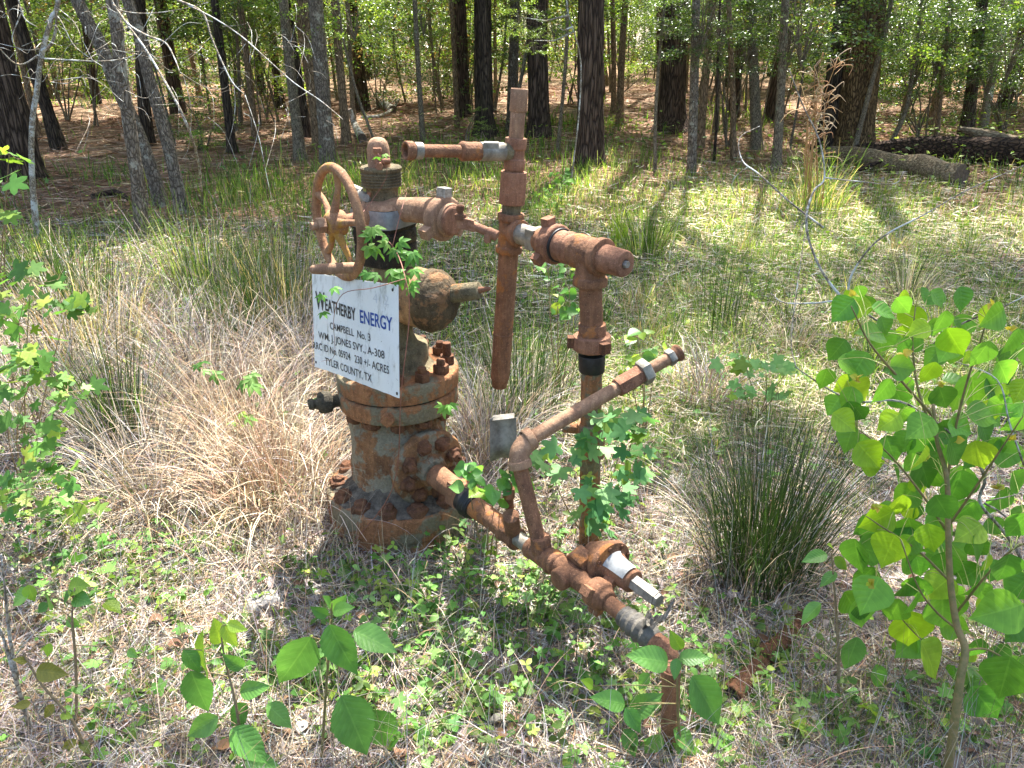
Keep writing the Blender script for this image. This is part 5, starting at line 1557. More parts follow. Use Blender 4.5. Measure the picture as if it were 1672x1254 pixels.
# --- rush clump
def rush(name, label, u, v, n, rad, hmin, hmax, cols, w=.0032, lean=(.05, .75), straw_n=0, cat='grass', mat=None, tip=None, az_bias=None, segs=5, group=None, az_j=.35):
    b = G(u, v)
    root = thing(name, label, cat, tuple(b), group)
    a = rng.uniform(0, 2 * np.pi, n); r_ = rad * rng.uniform(0, 1, n) ** .6
    base = np.stack([b.x + np.cos(a) * r_, b.y + np.sin(a) * r_, np.zeros(n)], 1)
    base[:, 2] = terrain(base[:, 0], base[:, 1]) - .005
    lo, hi = lean
    ln = lo + (hi - lo) * np.clip(r_ / rad * rng.uniform(.6, 1.3, n), 0, 1.3)
    mb = MB()
    grass(mb, base, rng.uniform(hmin, hmax, n), rng.uniform(.7, 1.3, n) * w, ln, jitter(cols, n, .2), segs, a + rng.normal(0, az_j, n), tipcol=tip)
    mb.build('stems', mat or GRASSM, root, False)
    if straw_n:
        mb = MB(); m_ = straw_n
        a = rng.uniform(0, 2 * np.pi, m_); r_ = rad * 1.2 * rng.uniform(0, 1, m_) ** .7
        base = np.stack([b.x + np.cos(a) * r_, b.y + np.sin(a) * r_, np.zeros(m_)], 1)
        base[:, 2] = terrain(base[:, 0], base[:, 1])
        grass(mb, base, rng.uniform(hmin * .5, hmax * .9, m_), rng.uniform(.7, 1.4, m_) * w, rng.uniform(.6, 2.4, m_), jitter(TANS + GREYS, m_, .2), 6, a + rng.normal(0, .7, m_))
        mb.build('dead_stems', STRAW, root, False)
    return root
rush('rush_clump', 'large dark green rush clump of stiff upright stems right of the flow line', 1238, 945, 620, .15, .34, .66, RUSHG + [rgb(70, 104, 50), rgb(84, 118, 58)], .0034, (.02, 1.35), 200, 'rush', mat=RUSHM, tip=rgb(60, 72, 40), az_j=.8)
rush('rush_clump', 'green and tan rush clump at the left, behind the maple-leaved seedling', 205, 735, 260, .14, .3, .62, RUSHG + GRASSG[:1], .0036, (.05, 1.0), 420, 'rush')
rush('rush_clump', 'tall green rushes rising behind the tan tussock left of the sign', 420, 560, 330, .3, .35, .7, RUSHG, .004, (.02, .5), 160, 'rush')
rush('rush_clump', 'dark rushes standing behind the hanging capped pipe', 850, 690, 260, .2, .35, .62, RUSHG, .0036, (.02, .7), 260, 'rush')
rush('rush_clump', 'sparse green rushes left of the leaning pale stem', 120, 500, 220, .35, .3, .65, RUSHG, .0045, (.05, .7), 300, 'rush')
rush('rush_clump', 'rushes growing between the leaning trunks and the handwheel', 330, 470, 260, .4, .35, .7, RUSHG + GRASSG, .0045, (.05, .8), 260, 'rush')
rush('rush_clump', 'thin upright rushes in the middle of the sunny meadow', 1170, 545, 160, .3, .3, .55, RUSHG, .0035, (.02, .4), 60, 'rush')
rush('grass_tussock', 'arching green tussock near the right edge of the meadow below the logs', 1480, 500, 150, .12, .25, .5, RUSHG + GREYS, .0045, (.2, 1.3), 120, 'grass')
rush('grass_tussock', 'green grass tussock in the meadow behind the big horizontal pipe tee', 1055, 420, 240, .18, .25, .5, GRASSG + RUSHG, .006, (.1, 1.1), 40, 'grass')
rush('grass_tussock', 'yellow-green tussock right of the big grass tuft below the centre pine', 1010, 400, 60, .06, .2, .42, [rgb(160, 180, 60), rgb(140, 168, 60)], .009, (.1, .6), 0, 'grass')
def tussock(label, u, v, n, rad, hmin, hmax, cols=None, w=.0042, lean=(.5, 2.4)):
    return rush('dry_tussock', label, u, v, int(n * .62), rad, hmin, hmax, cols or (TANS + GREYS), w, lean, 0, 'dry grass', STRAW, segs=7, az_j=1.1)
tussock('broad tan dry-grass tussock beside the base flange on its left', 455, 812, 950, .24, .25, .55, TANS + PINKS[:2])
tussock('tan dry tussock in the sun left of the sign', 385, 720, 800, .26, .28, .58, TANS + TANS + PINKS[:2])
tussock('greyish dry tussock at the left below the green rushes', 255, 815, 620, .2, .25, .5, GREYS + TANS)
tussock('dry tussock at the left edge behind the maple-leaved seedling', 95, 680, 420, .25, .3, .6, GREYS + TANS)
tussock('dry tussock behind the right side of the wellhead flanges', 790, 745, 620, .17, .3, .55, GREYS + TANS)
tussock('brownish tussock behind the end of the slanting arm pipe', 1150, 660, 460, .16, .2, .42, PINKS + GREYS)
tussock('small tan tussock in the meadow, close left of the leaf-tipped bare branch', 1290, 580, 260, .14, .15, .4, TANS)
tussock('sunlit tan tussock between handwheel and leaning trunks', 455, 600, 420, .3, .25, .55, TANS + GREYS)

tussock('grey-tan dry tussock left of the rush clump at the left edge', 60, 590, 420, .3, .2, .5, GREYS + TANS)
tussock('tangled dry tussock below the leaning trunks', 250, 560, 460, .34, .2, .5, TANS + GREYS)
tussock('low bleached tussock between the base flange and the bottom left seedlings', 480, 900, 260, .2, .1, .26, TANS)
tussock('thin grey dead stems draped against the right side of the wellhead body', 775, 868, 130, .07, .28, .5, GREYS, .0026, (.4, 1.6))
rush('rush_clump', 'tall mixed green and straw clump directly left of the handwheel', 470, 540, 240, .28, .4, .72, RUSHG + TANS, .0042, (.05, .9), 260, 'rush', az_j=.8)
rush('rush_clump', 'tall tangled straw and green clump below the pale edge sapling', 150, 580, 200, .3, .35, .62, RUSHG + TANS, .0044, (.1, 1.1), 300, 'rush', az_j=.9)
tussock('tall straw-coloured tangle midway between the left edge and the sign', 330, 640, 620, .3, .35, .68, TANS + GREYS + PINKS[:1])
tussock('tall grey-tan tangle close behind the left side of the sign', 520, 640, 420, .22, .35, .66, TANS + GREYS)
for i in range(34):
    u_, v_ = rng.uniform(900, 1660), rng.uniform(325, 640)
    if 1440 < u_ and v_ > 560: continue
    k_ = i % 3
    rush('grass_tuft', 'one of the small mixed grass tufts scattered over the sunny meadow', u_, v_, 46, .08, .14, .34, [GRASSG, TANS + GRASSG[:2], RUSHG + GRASSG[:2]][k_], .0048, (.15, 1.5), 20, 'grass', az_j=.8, group='small grass tufts of the meadow')
# --- plants built leaf by leaf
def leaf_set(mb, tmpl, items, cols, r=None, jit=.12):
    """items: (base Vector, tip Vector, length scale None, normal hint)"""
    pos = []; ax = []; nm = []; sc = []
    for (b, t, nh) in items:
        pos.append(tuple(b)); d = Vector(t) - Vector(b); ax.append(tuple(d)); sc.append(d.length); nm.append(tuple(nh))
    n_ = len(items)
    scatter(mb, tmpl, np.array(pos), rots(np.array(ax), np.array(nm)), np.array(sc), jitter(cols, n_, jit, r) if np.ndim(cols[0]) else cols)
CAMN = Vector((0, -.55, .8))
def nh(jx=.35):
    return CAMN + Vector((rng.normal(0, jx), rng.normal(0, jx), rng.normal(0, .2)))
BL = [rgb(98, 146, 72), rgb(112, 158, 80), rgb(88, 136, 68)]
BLY = [rgb(132, 168, 60), rgb(150, 178, 70)]
def broadleaf(name, label, stem, Y, leaves, cols=BL, cat='seedling', tmpl=None, mat=None, stemr=.004, stemmat=None, wid=.84):
    """leaves: (u0,v0,u1,v1[,dy,bright]) in photo pixels"""
    b = G(*stem[0]); Y = b.y if Y is None else Y
    root = thing(name, label, cat, tuple(b))
    pth = [b + V3(0, 0, -.02)] + [P(u, v, Y) for (u, v) in stem[1:]]
    sm = smooth_path(pth, 5)
    pet = [(pth, stemr)]
    its = []; cl = []
    for L in leaves:
        u0, v0, u1, v1 = L[:4]; dy = L[4] if len(L) > 4 else 0.0; br = L[5] if len(L) > 5 else 0
        p0 = P(u0, v0, Y + dy * .6); p1 = P(u1, v1, Y + dy - .015)
        its.append((p0, p1, nh(.25))); cl.append(jitter(BLY if br else cols, 1, .1)[0])
        near = min(sm, key=lambda q: (q - p0 - V3(0, 0, -.02)).length)
        if (near - p0).length > .008:
            pet.append(([near, (near + p0) / 2 + V3(0, 0, .004), p0], .0016))
    twigs(root, 'stem', pet, stemr, stemmat or STEM, 6)
    mb = MB()
    t_ = tmpl or T_OVATE_HI
    v_, f_, u_ = t_
    v_ = v_ * np.array([wid, 1, 1], np.float32)
    scatter(mb, (v_, f_, u_), np.array([tuple(i[0]) for i in its]), rots(np.array([tuple(i[1] - i[0]) for i in its]), np.array([tuple(i[2]) for i in its])), np.array([(i[1] - i[0]).length for i in its]), np.array(cl))
    mb.build('leaves', mat or BIGLEAF, root, True, None)
    return root
broadleaf('broadleaf_seedling', 'upright seedling with large toothed veined leaves at the bottom centre-left', [(522, 1252), (530, 1160), (536, 1080), (541, 1020), (542, 985)], None,
          [(508, 1040, 452, 1126, -.02), (538, 1020, 582, 1110, -.06), (578, 1030, 652, 1064, -.02), (558, 1136, 604, 1242, -.06), (606, 1160, 646, 1228, .03), (535, 1005, 506, 992, .0), (544, 998, 578, 990, .0), (542, 1000, 566, 972, .04), (538, 990, 530, 972, 0), (540, 1190, 572, 1172, .03), (532, 1068, 494, 1072, .04)], wid=.88)
broadleaf('broadleaf_seedling', 'lower-growing toothed-leaf seedling at the bottom left of the tall one', [(408, 1290), (398, 1240), (385, 1150), (368, 1080), (360, 1030)], None,
          [(378, 1190, 440, 1248, -.03), (436, 1150, 480, 1190, .0), (340, 1100, 320, 1030, 0, 1), (366, 1020, 386, 1060, 0, 1), (372, 1018, 404, 1030, 0, 1), (392, 1130, 440, 1120, .02), (356, 1170, 300, 1206, 0), (300, 1060, 330, 1100, 0), (312, 1095, 340, 1170, 0), (400, 1240, 460, 1254, 0), (398, 1090, 362, 1070, .0), (360, 1050, 350, 1010, .02, 1), (404, 1150, 372, 1190, .03)], stemmat=STEMB)
broadleaf('broadleaf_seedling', 'toothed-leaf seedling growing in front of the bent end of the flow line', [(1120, 1262), (1108, 1180), (1106, 1110), (1108, 1072)], 1.30,
          [(1090, 1082, 1024, 1068, -.02), (1108, 1076, 1162, 1072, .02), (1106, 1075, 1100, 1112, -.04), (1130, 1104, 1182, 1190, -.04), (1020, 1150, 964, 1136, .0), (1022, 1155, 1048, 1200, -.03), (1030, 1165, 1082, 1132, .02), (1090, 1080, 1030, 1060, .04), (1060, 1100, 1040, 1128, .03), (1020, 1190, 1040, 1240, -.03), (1080, 1200, 1050, 1235, .02), (1112, 1060, 1094, 1030, .04, 1), (1100, 1190, 1140, 1230, .0), (1140, 1240, 1100, 1215, .02), (968, 1120, 950, 1110, 0, 1)])
broadleaf('seedling', 'slender reddish seedling with a few leaves below the rush clump', [(1372, 1150), (1368, 1040), (1362, 960), (1358, 905)], None,
          [(1350, 905, 1308, 916, 0), (1366, 935, 1336, 958, 0), (1362, 910, 1386, 932, .02, 1), (1340, 985, 1304, 1020, .0), (1360, 895, 1352, 888, 0, 1), (1400, 1040, 1380, 1100, 0), (1430, 1085, 1440, 1130, .0), (1440, 985, 1456, 1012, .02)], stemmat=STEMB, tmpl=T_OVATE_HI)
broadleaf('seedling', 'reddish-stemmed seedling with bronze leaves at the lower left', [(150, 1250), (120, 1180), (70, 1120), (45, 1080), (38, 1068)], None,
          [(45, 1080, 20, 1076, 0), (60, 1095, 110, 1102, 0), (82, 1050, 76, 1075, .0, 1), (88, 1150, 70, 1175, 0), (50, 1148, 18, 1155, 0), (100, 1165, 118, 1172, 0, 1), (130, 1210, 150, 1232, 0), (125, 1208, 98, 1225, 0)], cols=[rgb(120, 120, 52), rgb(104, 116, 54)], stemmat=STEMB)
# spiky green leaves at the low left, on thin dark stems
broadleaf('seedling', 'seedling with heart-shaped leaves on thin stems near the left edge', [(122, 1190), (124, 1090), (118, 1010), (122, 960)], None,
          [(50, 965, 16, 990, 0), (46, 955, 56, 985, 0, 1), (118, 965, 100, 990, 0), (112, 960, 146, 955, .02, 1), (120, 975, 150, 985, .0), (78, 985, 60, 1002, 0), (88, 990, 70, 965, 0), (110, 1010, 132, 1025, .02), (170, 985, 200, 1000, 0, 1), (120, 1120, 136, 1135, 0), (116, 1125, 104, 1140, 0), (210, 1060, 225, 1075, 0)], tmpl=T_RHOMB, stemmat=STEMB)

# --- right-hand sapling with rhombic leaves
sb = G(1548, 1292)
SAP = thing('tallow_sapling', 'leafy sapling with heart-shaped bright green leaves filling the right foreground', 'sapling', tuple(sb))
Ys = 1.42
main = [sb + V3(0, 0, -.05)] + pxpath([(1556, 1200), (1568, 1110), (1576, 1060), (1562, 1020), (1552, 950), (1548, 860), (1546, 780), (1530, 720), (1524, 660)], sb.y, Ys)
branches = [(main, .0115)]
for pts in ([(1576, 1062), (1610, 1060), (1650, 1080), (1700, 1100)], [(1566, 1030), (1530, 1000), (1500, 960), (1470, 880)], [(1548, 870), (1500, 800), (1450, 740), (1400, 700)], [(1548, 860), (1590, 800), (1630, 740), (1670, 680)],
            [(1546, 790), (1560, 700), (1580, 620), (1600, 560), (1612, 520)], [(1530, 720), (1500, 640), (1490, 560), (1495, 500)], [(1524, 680), (1470, 620), (1420, 560), (1390, 500)], [(1562, 1000), (1610, 940), (1650, 900), (1690, 880)],
            [(1552, 950), (1500, 900), (1440, 860), (1410, 840)], [(1576, 1062), (1560, 1080), (1500, 1040), (1430, 960)]):
    branches.append((pxpath(pts, Ys, Ys + rng.uniform(-.16, .16)), .005))
bpts = [q for (p_, r_) in branches for q in smooth_path(p_, 6)]
its = []; cl = []; pets = []
spots = [(1395, 505, 46), (1445, 510, 40), (1490, 525, 50), (1475, 500, 34), (1535, 530, 44), (1570, 490, 40), (1620, 520, 50), (1650, 560, 44), (1560, 560, 52), (1600, 580, 48), (1640, 610, 46), (1665, 640, 40), (1400, 600, 50), (1440, 560, 44), (1420, 545, 50),
         (1475, 600, 46), (1515, 610, 40), (1545, 575, 40), (1590, 640, 62), (1540, 650, 44), (1605, 680, 50), (1655, 690, 46), (1400, 640, 52), (1385, 655, 44), (1440, 640, 44), (1420, 745, 52), (1455, 735, 44), (1500, 750, 46), (1510, 770, 64), (1560, 800, 66), (1600, 745, 54),
         (1650, 740, 52), (1430, 850, 56), (1460, 830, 50), (1490, 870, 60), (1540, 830, 50), (1400, 910, 56), (1420, 975, 64), (1450, 900, 60), (1485, 900, 46), (1540, 920, 62), (1530, 960, 54), (1480, 960, 50), (1595, 900, 48), (1640, 930, 56), (1660, 860, 50), (1540, 1000, 74),
         (1625, 1000, 74), (1485, 1030, 70), (1490, 985, 52), (1590, 960, 44), (1660, 960, 50), (1520, 1080, 70), (1640, 1110, 76), (1610, 1150, 66), (1600, 1180, 60), (1660, 1030, 50), (1670, 1090, 50), (1580, 870, 50), (1630, 820, 50), (1500, 700, 50), (1620, 640, 44), (1570, 700, 50), (1660, 790, 46), (1390, 985, 50), (1590, 1060, 40), (1520, 880, 46), (1450, 690, 40), (1560, 740, 56), (1380, 690, 44)]
for i, (u, v, s) in enumerate(spots + [(u + rng.uniform(-45, 45), v + rng.uniform(-45, 45), s * rng.uniform(.6, .95)) for (u, v, s) in spots + spots]):
    Yl = Ys + rng.uniform(-.14, .14) + (0 if i < len(spots) else .14)
    c = P(u, v, Yl)
    sz = s * 1.13 / FPX * depth_at(u, v, Yl)
    a = rng.normal(-math.pi / 2, .75)
    d = Vector((math.cos(a), rng.uniform(-.45, .1), math.sin(a))).normalized()
    nh_ = Vector((rng.normal(0, .5), rng.normal(-.75, .35), rng.uniform(.1, .9)))
    b = c - d * sz * .5
    its.append((b, c + d * sz * .5, nh_))
    cl.append(jitter([rgb(98, 148, 54), rgb(112, 162, 62), rgb(84, 134, 54)] if rng.uniform() < .76 else [rgb(138, 176, 44), rgb(154, 186, 56)], 1, .1)[0])  # yellow-green share stands in for leaves with sun shining through
    near = min(bpts, key=lambda q: (q - b).length)
    if (near - b).length > .22:
        near = b + (near - b).normalized() * .22
    pets.append(([near, (near + b) / 2 + V3(0, 0, .012), b], .0011))
for k in range(16):     # young bronze-yellow tips
    u, v, s = spots[int(rng.integers(len(spots)))]
    c = P(u, v - 22, Ys - .04)
    for j in range(4):
        d = Vector((rng.normal(0, 1), rng.normal(0, .6), rng.uniform(-.3, 1))).normalized() * rng.uniform(.010, .019)
        its.append((c, c + d, nh(.6))); cl.append(jitter([rgb(168, 176, 58), rgb(176, 160, 70)], 1, .1)[0])
mb = MB()
scatter(mb, T_RHOMB, np.array([tuple(i[0]) for i in its]), rots(np.array([tuple(i[1] - i[0]) for i in its]), np.array([tuple(i[2]) for i in its])), np.array([(i[1] - i[0]).length for i in its]), np.array(cl))
twigs(SAP, 'stem', [(a_, r_ * (.62 if r_ < .01 else .85)) for a_, r_ in branches], .01, STEM, 9)
twigs(SAP, 'petioles', pets, .001, plain('petiole', rgb(150, 160, 80), rgb(170, 170, 96), 40, .5, .1), 4)
mb.build('leaves', SMOOTHLEAF, SAP, True, None)

# --- lobed-leaf seedlings and vines, by blob
def lobed(name, label, u, vb, blobs, n, size, cols, tmpl, cat='seedling', mat=None, Y=None, stemmat=None, bright=.15, dY=.12):
    b = G(u, vb); Y = b.y if Y is None else Y
    root = thing(name, label, cat, tuple(b))
    its = []; cl = []; st = []
    per = max(1, n // len(blobs)); prev = b + V3(0, 0, -.02)
    for (bu, bv, ru, rv) in blobs:
        c = P(bu, bv, Y)
        st.append(([b + V3(rng.normal(0, .01), 0, -.02), (b + c) / 2 + V3(rng.normal(0, .02), .01, .0), c], .0028))
        for k in range(per):
            uu, vv = bu + rng.normal(0, ru * .55), bv + rng.normal(0, rv * .55)
            q = P(uu, vv, Y + rng.uniform(-dY, dY))
            if q.z < TZ(q.x, q.y) + .02: q.z = TZ(q.x, q.y) + .02 + rng.uniform(0, .03)
            s = size * rng.uniform(.55, 1.15)
            a = rng.uniform(0, 6.28)
            d = Vector((math.cos(a), math.sin(a) * .8, rng.uniform(-.55, .15))).normalized() * s
            its.append((q, q + d, nh(.4)))
            cl.append(jitter(YGREENS if rng.uniform() < bright else cols, 1, .13)[0])
            if k % 2 == 0: st.append(([c, (c + q) / 2 + V3(0, 0, -.01), q], .0011))
    mb = MB()
    scatter(mb, tmpl, np.array([tuple(i[0]) for i in its]), rots(np.array([tuple(i[1] - i[0]) for i in its]), np.array([tuple(i[2]) for i in its])), np.array([(i[1] - i[0]).length for i in its]), np.array(cl))
    twigs(root, 'stem', st, .002, stemmat or STEMB, 5)
    mb.build('leaves', mat or SMALLLEAF, root, False)
    return root
GL = [rgb(96, 138, 66), rgb(112, 152, 78), rgb(82, 124, 60), rgb(126, 162, 96)]
lobed('maple_seedling', 'lobed-leaf seedling climbing along the left edge', 40, 800, [(50, 455, 45, 30), (110, 500, 35, 20), (30, 530, 40, 40), (60, 590, 50, 30), (110, 640, 35, 35), (40, 700, 50, 50), (80, 760, 50, 30), (20, 620, 30, 40), (20, 800, 30, 30), (110, 830, 40, 22)], 170, .062, GL, T_STAR, Y=2.15, bright=.3)
lobed('maple_seedling', 'few lobed leaves poking in at the upper left edge', -10, 560, [(15, 250, 16, 12), (10, 300, 14, 14), (12, 350, 20, 14)], 15, .06, GL, T_STAR, Y=2.2, bright=.5, dY=.05)
lobed('sweetgum_sapling', 'star-leaved sapling growing around the standing leg of the manifold', 965, 880, [(990, 680, 40, 22), (950, 720, 30, 30), (1015, 730, 45, 30), (1040, 760, 30, 20), (895, 760, 45, 22), (960, 800, 30, 30), (1000, 820, 45, 28), (970, 850, 25, 18), (1040, 690, 25, 25)], 75, .072, [rgb(96, 142, 92), rgb(110, 156, 104), rgb(80, 128, 80), rgb(130, 170, 112)], T_STAR, Y=2.05, bright=.12, dY=.08)
lobed('ivy_sprig', 'heart-leaved sprig in front of the flow line just right of the wellhead outlet', 800, 905, [(775, 790, 22, 20), (800, 805, 26, 20), (830, 785, 20, 16), (765, 770, 16, 12)], 28, .05, [rgb(104, 150, 76), rgb(90, 138, 70)], T_RHOMB, 'vine', SMOOTHLEAF, Y=1.85, bright=.12, dY=.04)
lobed('seedling', 'heart-leaved seedling seen between the hanging pipe and the standing leg', 915, 660, [(895, 440, 24, 18), (930, 470, 24, 22), (910, 500, 26, 14), (945, 440, 16, 12), (930, 500, 20, 14)], 30, .05, [rgb(96, 142, 70), rgb(84, 130, 64)], T_RHOMB, 'seedling', SMOOTHLEAF, Y=2.75, bright=.15)
lobed('seedling', 'yellow-green leaved seedling above the middle of the slanting arm pipe', 1050, 700, [(1040, 550, 20, 8), (1050, 575, 26, 12), (1020, 600, 20, 14), (1070, 580, 22, 10)], 22, .05, [rgb(100, 146, 80), rgb(150, 180, 70)], T_RHOMB, 'seedling', SMOOTHLEAF, Y=2.6, bright=.3)
lobed('maple_seedling', 'low lobed-leaf seedling in the meadow above the rush clump', 1230, 690, [(1215, 590, 34, 12), (1250, 600, 34, 16), (1270, 640, 26, 14), (1215, 640, 28, 14), (1290, 600, 20, 10)], 42, .06, [rgb(108, 152, 92), rgb(126, 166, 106)], T_MAPLE, Y=2.95, bright=.1)
lobed('shrub', 'small bright leafy shrub growing behind the pipe manifold', 905, 345, [(905, 310, 22, 20), (915, 290, 14, 10), (900, 330, 20, 10)], 90, .07, [rgb(88, 130, 52), rgb(104, 146, 60)], T_OVATE, 'shrub', bright=.2)
lobed('seedling', 'lobed-leaf seedling low between the left tussocks', 330, 870, [(400, 620, 16, 10), (395, 680, 18, 10), (330, 600, 20, 10)], 12, .06, GL, T_PALM, Y=2.7)
# Virginia creeper over the valve block and the sign
vb = G(560, 905)
VC = thing('creeper_vine', 'five-leaved creeper vine trailing over the black valve block and the top of the sign', 'vine', tuple(vb))
sp1 = [vb, P(640, 800, 2.12), P(655, 640, 1.96), P(668, 520, 1.98), P(662, 455, 2.0), P(640, 400, 2.15), P(590, 360, 2.2), P(606, 330, 2.3), P(632, 285, 2.32), P(617, 250, 2.33)]
sp2 = [P(662, 455, 2.0), P(610, 470, 1.97), P(560, 480, 2.1), P(545, 520, 2.15), P(546, 580, 2.12), P(525, 590, 2.15)]
sp3 = [P(640, 405, 2.14), P(655, 345, 2.24), P(664, 315, 2.34)]
mb = MB()
crp = [(606, 372, 605, 392), (604, 385, 582, 380), (632, 398, 610, 402), (610, 405, 592, 425), (602, 402, 618, 424), (612, 408, 640, 415), (645, 408, 628, 428), (652, 395, 672, 405), (650, 412, 668, 424), (675, 412, 690, 436), (672, 420, 655, 440), (640, 440, 620, 452), (616, 448, 592, 452), (640, 448, 668, 452), (662, 450, 648, 470), (676, 440, 690, 458), (600, 445, 590, 462),
       (655, 456, 640, 476), (676, 460, 668, 480), (526, 482, 516, 494), (545, 470, 556, 478), (527, 510, 536, 518), (612, 372, 630, 384), (630, 385, 612, 375), (725, 668, 742, 680), (735, 660, 752, 668), (722, 662, 715, 680), (615, 258, 622, 246), (628, 252, 636, 262), (672, 470, 678, 488)]
pos = []; ax = []; nm = []; sc = []
for (u0, v0, u1, v1) in crp:
    Yq = 2.04 if v0 > 430 else 2.12
    if v0 < 300: Yq = 2.30
    if u0 < 570 and v0 > 460: Yq = 2.08
    if u0 > 700: Yq = 2.12
    a_, b_ = P(u0, v0, Yq), P(u1, v1, Yq - .03)
    pos.append(tuple(a_)); ax.append(tuple(b_ - a_)); nm.append(tuple(nh(.35))); sc.append((b_ - a_).length * (1.55 if v0 > 300 else 1))
scatter(mb, T_PALM, np.array(pos), rots(np.array(ax), np.array(nm)), np.array(sc) * .52, jitter([rgb(98, 146, 66), rgb(84, 130, 58), rgb(130, 170, 84)], len(pos), .14))
twigs(VC, 'stem', [(sp1, .0018), (sp2, .0014), (sp3, .0014)], .0015, plain('red_stem', rgb(120, 70, 56), rgb(150, 100, 78), 50, .6, .1), 5)
mb.build('leaves', SMALLLEAF, VC, False)
# bare slanting stick at the lower left corner
b0 = G(52, 1205)
ST = thing('bare_stick', 'pale bare forked stick standing in the lower left corner', 'stick', tuple(b0))
twigs(ST, 'stick', [([b0 + V3(0, 0, -.03)] + pxpath([(38, 1150), (20, 1090), (5, 1040), (-10, 1010)], b0.y, b0.y - .02), .006), (pxpath([(28, 1110), (16, 1040), (10, 980), (2, 905)], b0.y, b0.y - .03), .0045), (pxpath([(18, 1080), (50, 1040), (90, 1005)], b0.y, b0.y), .0015)], .005, B['pale'], 8)

# ================================================================== ROCKS
def rock(label, u, v, r, seed, flat=.6):
    b = G(u, v)
    vs, fs, uv = lathe(b, UP, [(r * flat * math.sin(t) - r * .15, max(.0005, r * math.cos(t))) for t in np.linspace(-1.2, math.pi / 2, 14)], 28)
    vs = np.array([tuple(Vector(q) + (Vector(q) - b).normalized() * r * (.28 * noise.noise(Vector(q) * (2.0 / r) + Vector((seed, 0, 0))) + .12 * noise.noise(Vector(q) * (6 / r)))) for q in vs])
    mb = MB(); mb.add(vs, fs, uv)
    return tag(mb.build('rock', ROCKM, None, True, 60, attrs=False), label, 'rock')
ROCKM = plain('limestone', rgb(92, 89, 86), rgb(136, 132, 128), 30, .9, 1.0)
rock('grey rock half buried in straw at the edge of the sunny patch', 430, 992, .082, 3)
rock('small grey rock touching the left side of the bigger half-buried rock', 398, 1010, .045, 8)

# ================================================================== GROUND COVER, STRAW AND LITTER (uncountable)
def Gv(u, v):
    a = (u - 836) / FPX; b = -(v - 627) / FPX
    s, c = math.sin(PITCH), math.cos(PITCH)
    dy = b * s + c; dz = b * c - s
    dz = np.minimum(dz, -.02)
    z = np.zeros_like(u)
    for _ in range(6):
        t = (z - 1.6) / dz
        x, y = a * t, dy * t
        z = terrain(x, y)
    return x, y, z
def sample(n, weight, vmin=135, vmax=1380, umin=-560, umax=2230):
    """n ground points, evenly spread over the view and thinned by weight(u, v)"""
    U = []; c_ = 0
    while c_ < n:
        u = rng.uniform(umin, umax, n * 2); v = rng.uniform(vmin, vmax, n * 2)
        w = weight(u, v)
        k = rng.uniform(0, 1, n * 2) < w
        x, y, z = Gv(u[k], v[k])
        ok = (np.hypot(x + .4, y - 2.4) > .27) & (y < 60)
        U.append(np.stack([x, y, z, u[k]+0*x, v[k]+0*x], 1)[ok]); c_ += int(ok.sum())
    return np.concatenate(U)[:n]
def gs(lst):
    def f(u, v):
        s = np.zeros_like(u)
        for (a, b, ra, rb, k) in lst:
            s = np.maximum(s, k * np.exp(-(((u - a) / ra) ** 2 + ((v - b) / rb) ** 2)))
        nn = .5 + .5 * np.sin(u * .021 + 1.3 * np.sin(v * .017)) * np.sin(v * .031 + 1.1 * np.sin(u * .013))
        return np.clip(s * (.45 + .9 * nn), 0, 1)
    return f
def dist(s): return np.hypot(s[:, 1], 1.6)
# 1. matted straw, dead grass and pine needles
s = sample(195000, lambda u, v: np.clip((.35 + (v > 560) * .5) * (.45 + .8 * (.5 + .5 * np.sin(u * .034 + 1.5 * np.sin(v * .027)) * np.sin(v * .041 + 1.4 * np.sin(u * .019)))), 0, 1), 430)
mb = MB(); M_ = len(s); d = dist(s)
far_ = s[:, 1] > 3.0
cols = np.where((rng.uniform(0, 1, M_) < .78)[:, None], jitter(GREYS + GREYS + TANS[:3], M_, .25), jitter(PINKS + TANS, M_, .25))
straws(mb, s[:, :3] + np.stack([np.zeros(M_), np.zeros(M_), rng.uniform(0, .022, M_)], 1), rng.uniform(.05, .2, M_), np.maximum(.0021, d * .0008) * rng.uniform(.7, 1.4, M_), cols, .012, .7, 4)
tag(mb.build('dry_straw', STRAW, None, False), kind='stuff', label='matted dead grass and pine needles covering the near ground', cat='straw')
s = sample(62000, lambda u, v: np.ones_like(u), 120, 440)
mb = MB(); M_ = len(s); d = dist(s)
cols = np.where((s[:, 1] > 7.5)[:, None], jitter(PINKS + [rgb(120, 84, 60), rgb(172, 130, 98)], M_, .22), jitter(TANS + GREYS + PINKS, M_, .22))
straws(mb, s[:, :3], rng.uniform(.12, .32, M_) * np.clip(d / 8, .8, 2.5), d * .0011 * rng.uniform(.7, 1.5, M_), cols, .03, .6, 3)
tag(mb.build('needle_litter', STRAW, None, False), kind='stuff', label='rust-coloured pine needle litter on the forest floor', cat='needle litter')
s = sample(23000, gs([(1280, 430, 380, 130, 1), (1500, 430, 250, 160, 1), (1150, 620, 250, 90, .8), (700, 360, 120, 40, .5)]), 260, 760)
mb = MB(); M_ = len(s); d = dist(s)
straws(mb, s[:, :3] + np.stack([np.zeros(M_), np.zeros(M_), rng.uniform(.01, .06, M_)], 1), rng.uniform(.05, .2, M_), d * .0010 * rng.uniform(.7, 1.5, M_), jitter([rgb(196, 182, 156), rgb(190, 172, 140), rgb(216, 204, 180), rgb(170, 150, 118)], M_, .18), .04, .8, 3)
tag(mb.build('bleached_straw', STRAW, None, False), kind='stuff', label='bleached dead grass lying over the sunny meadow', cat='straw')
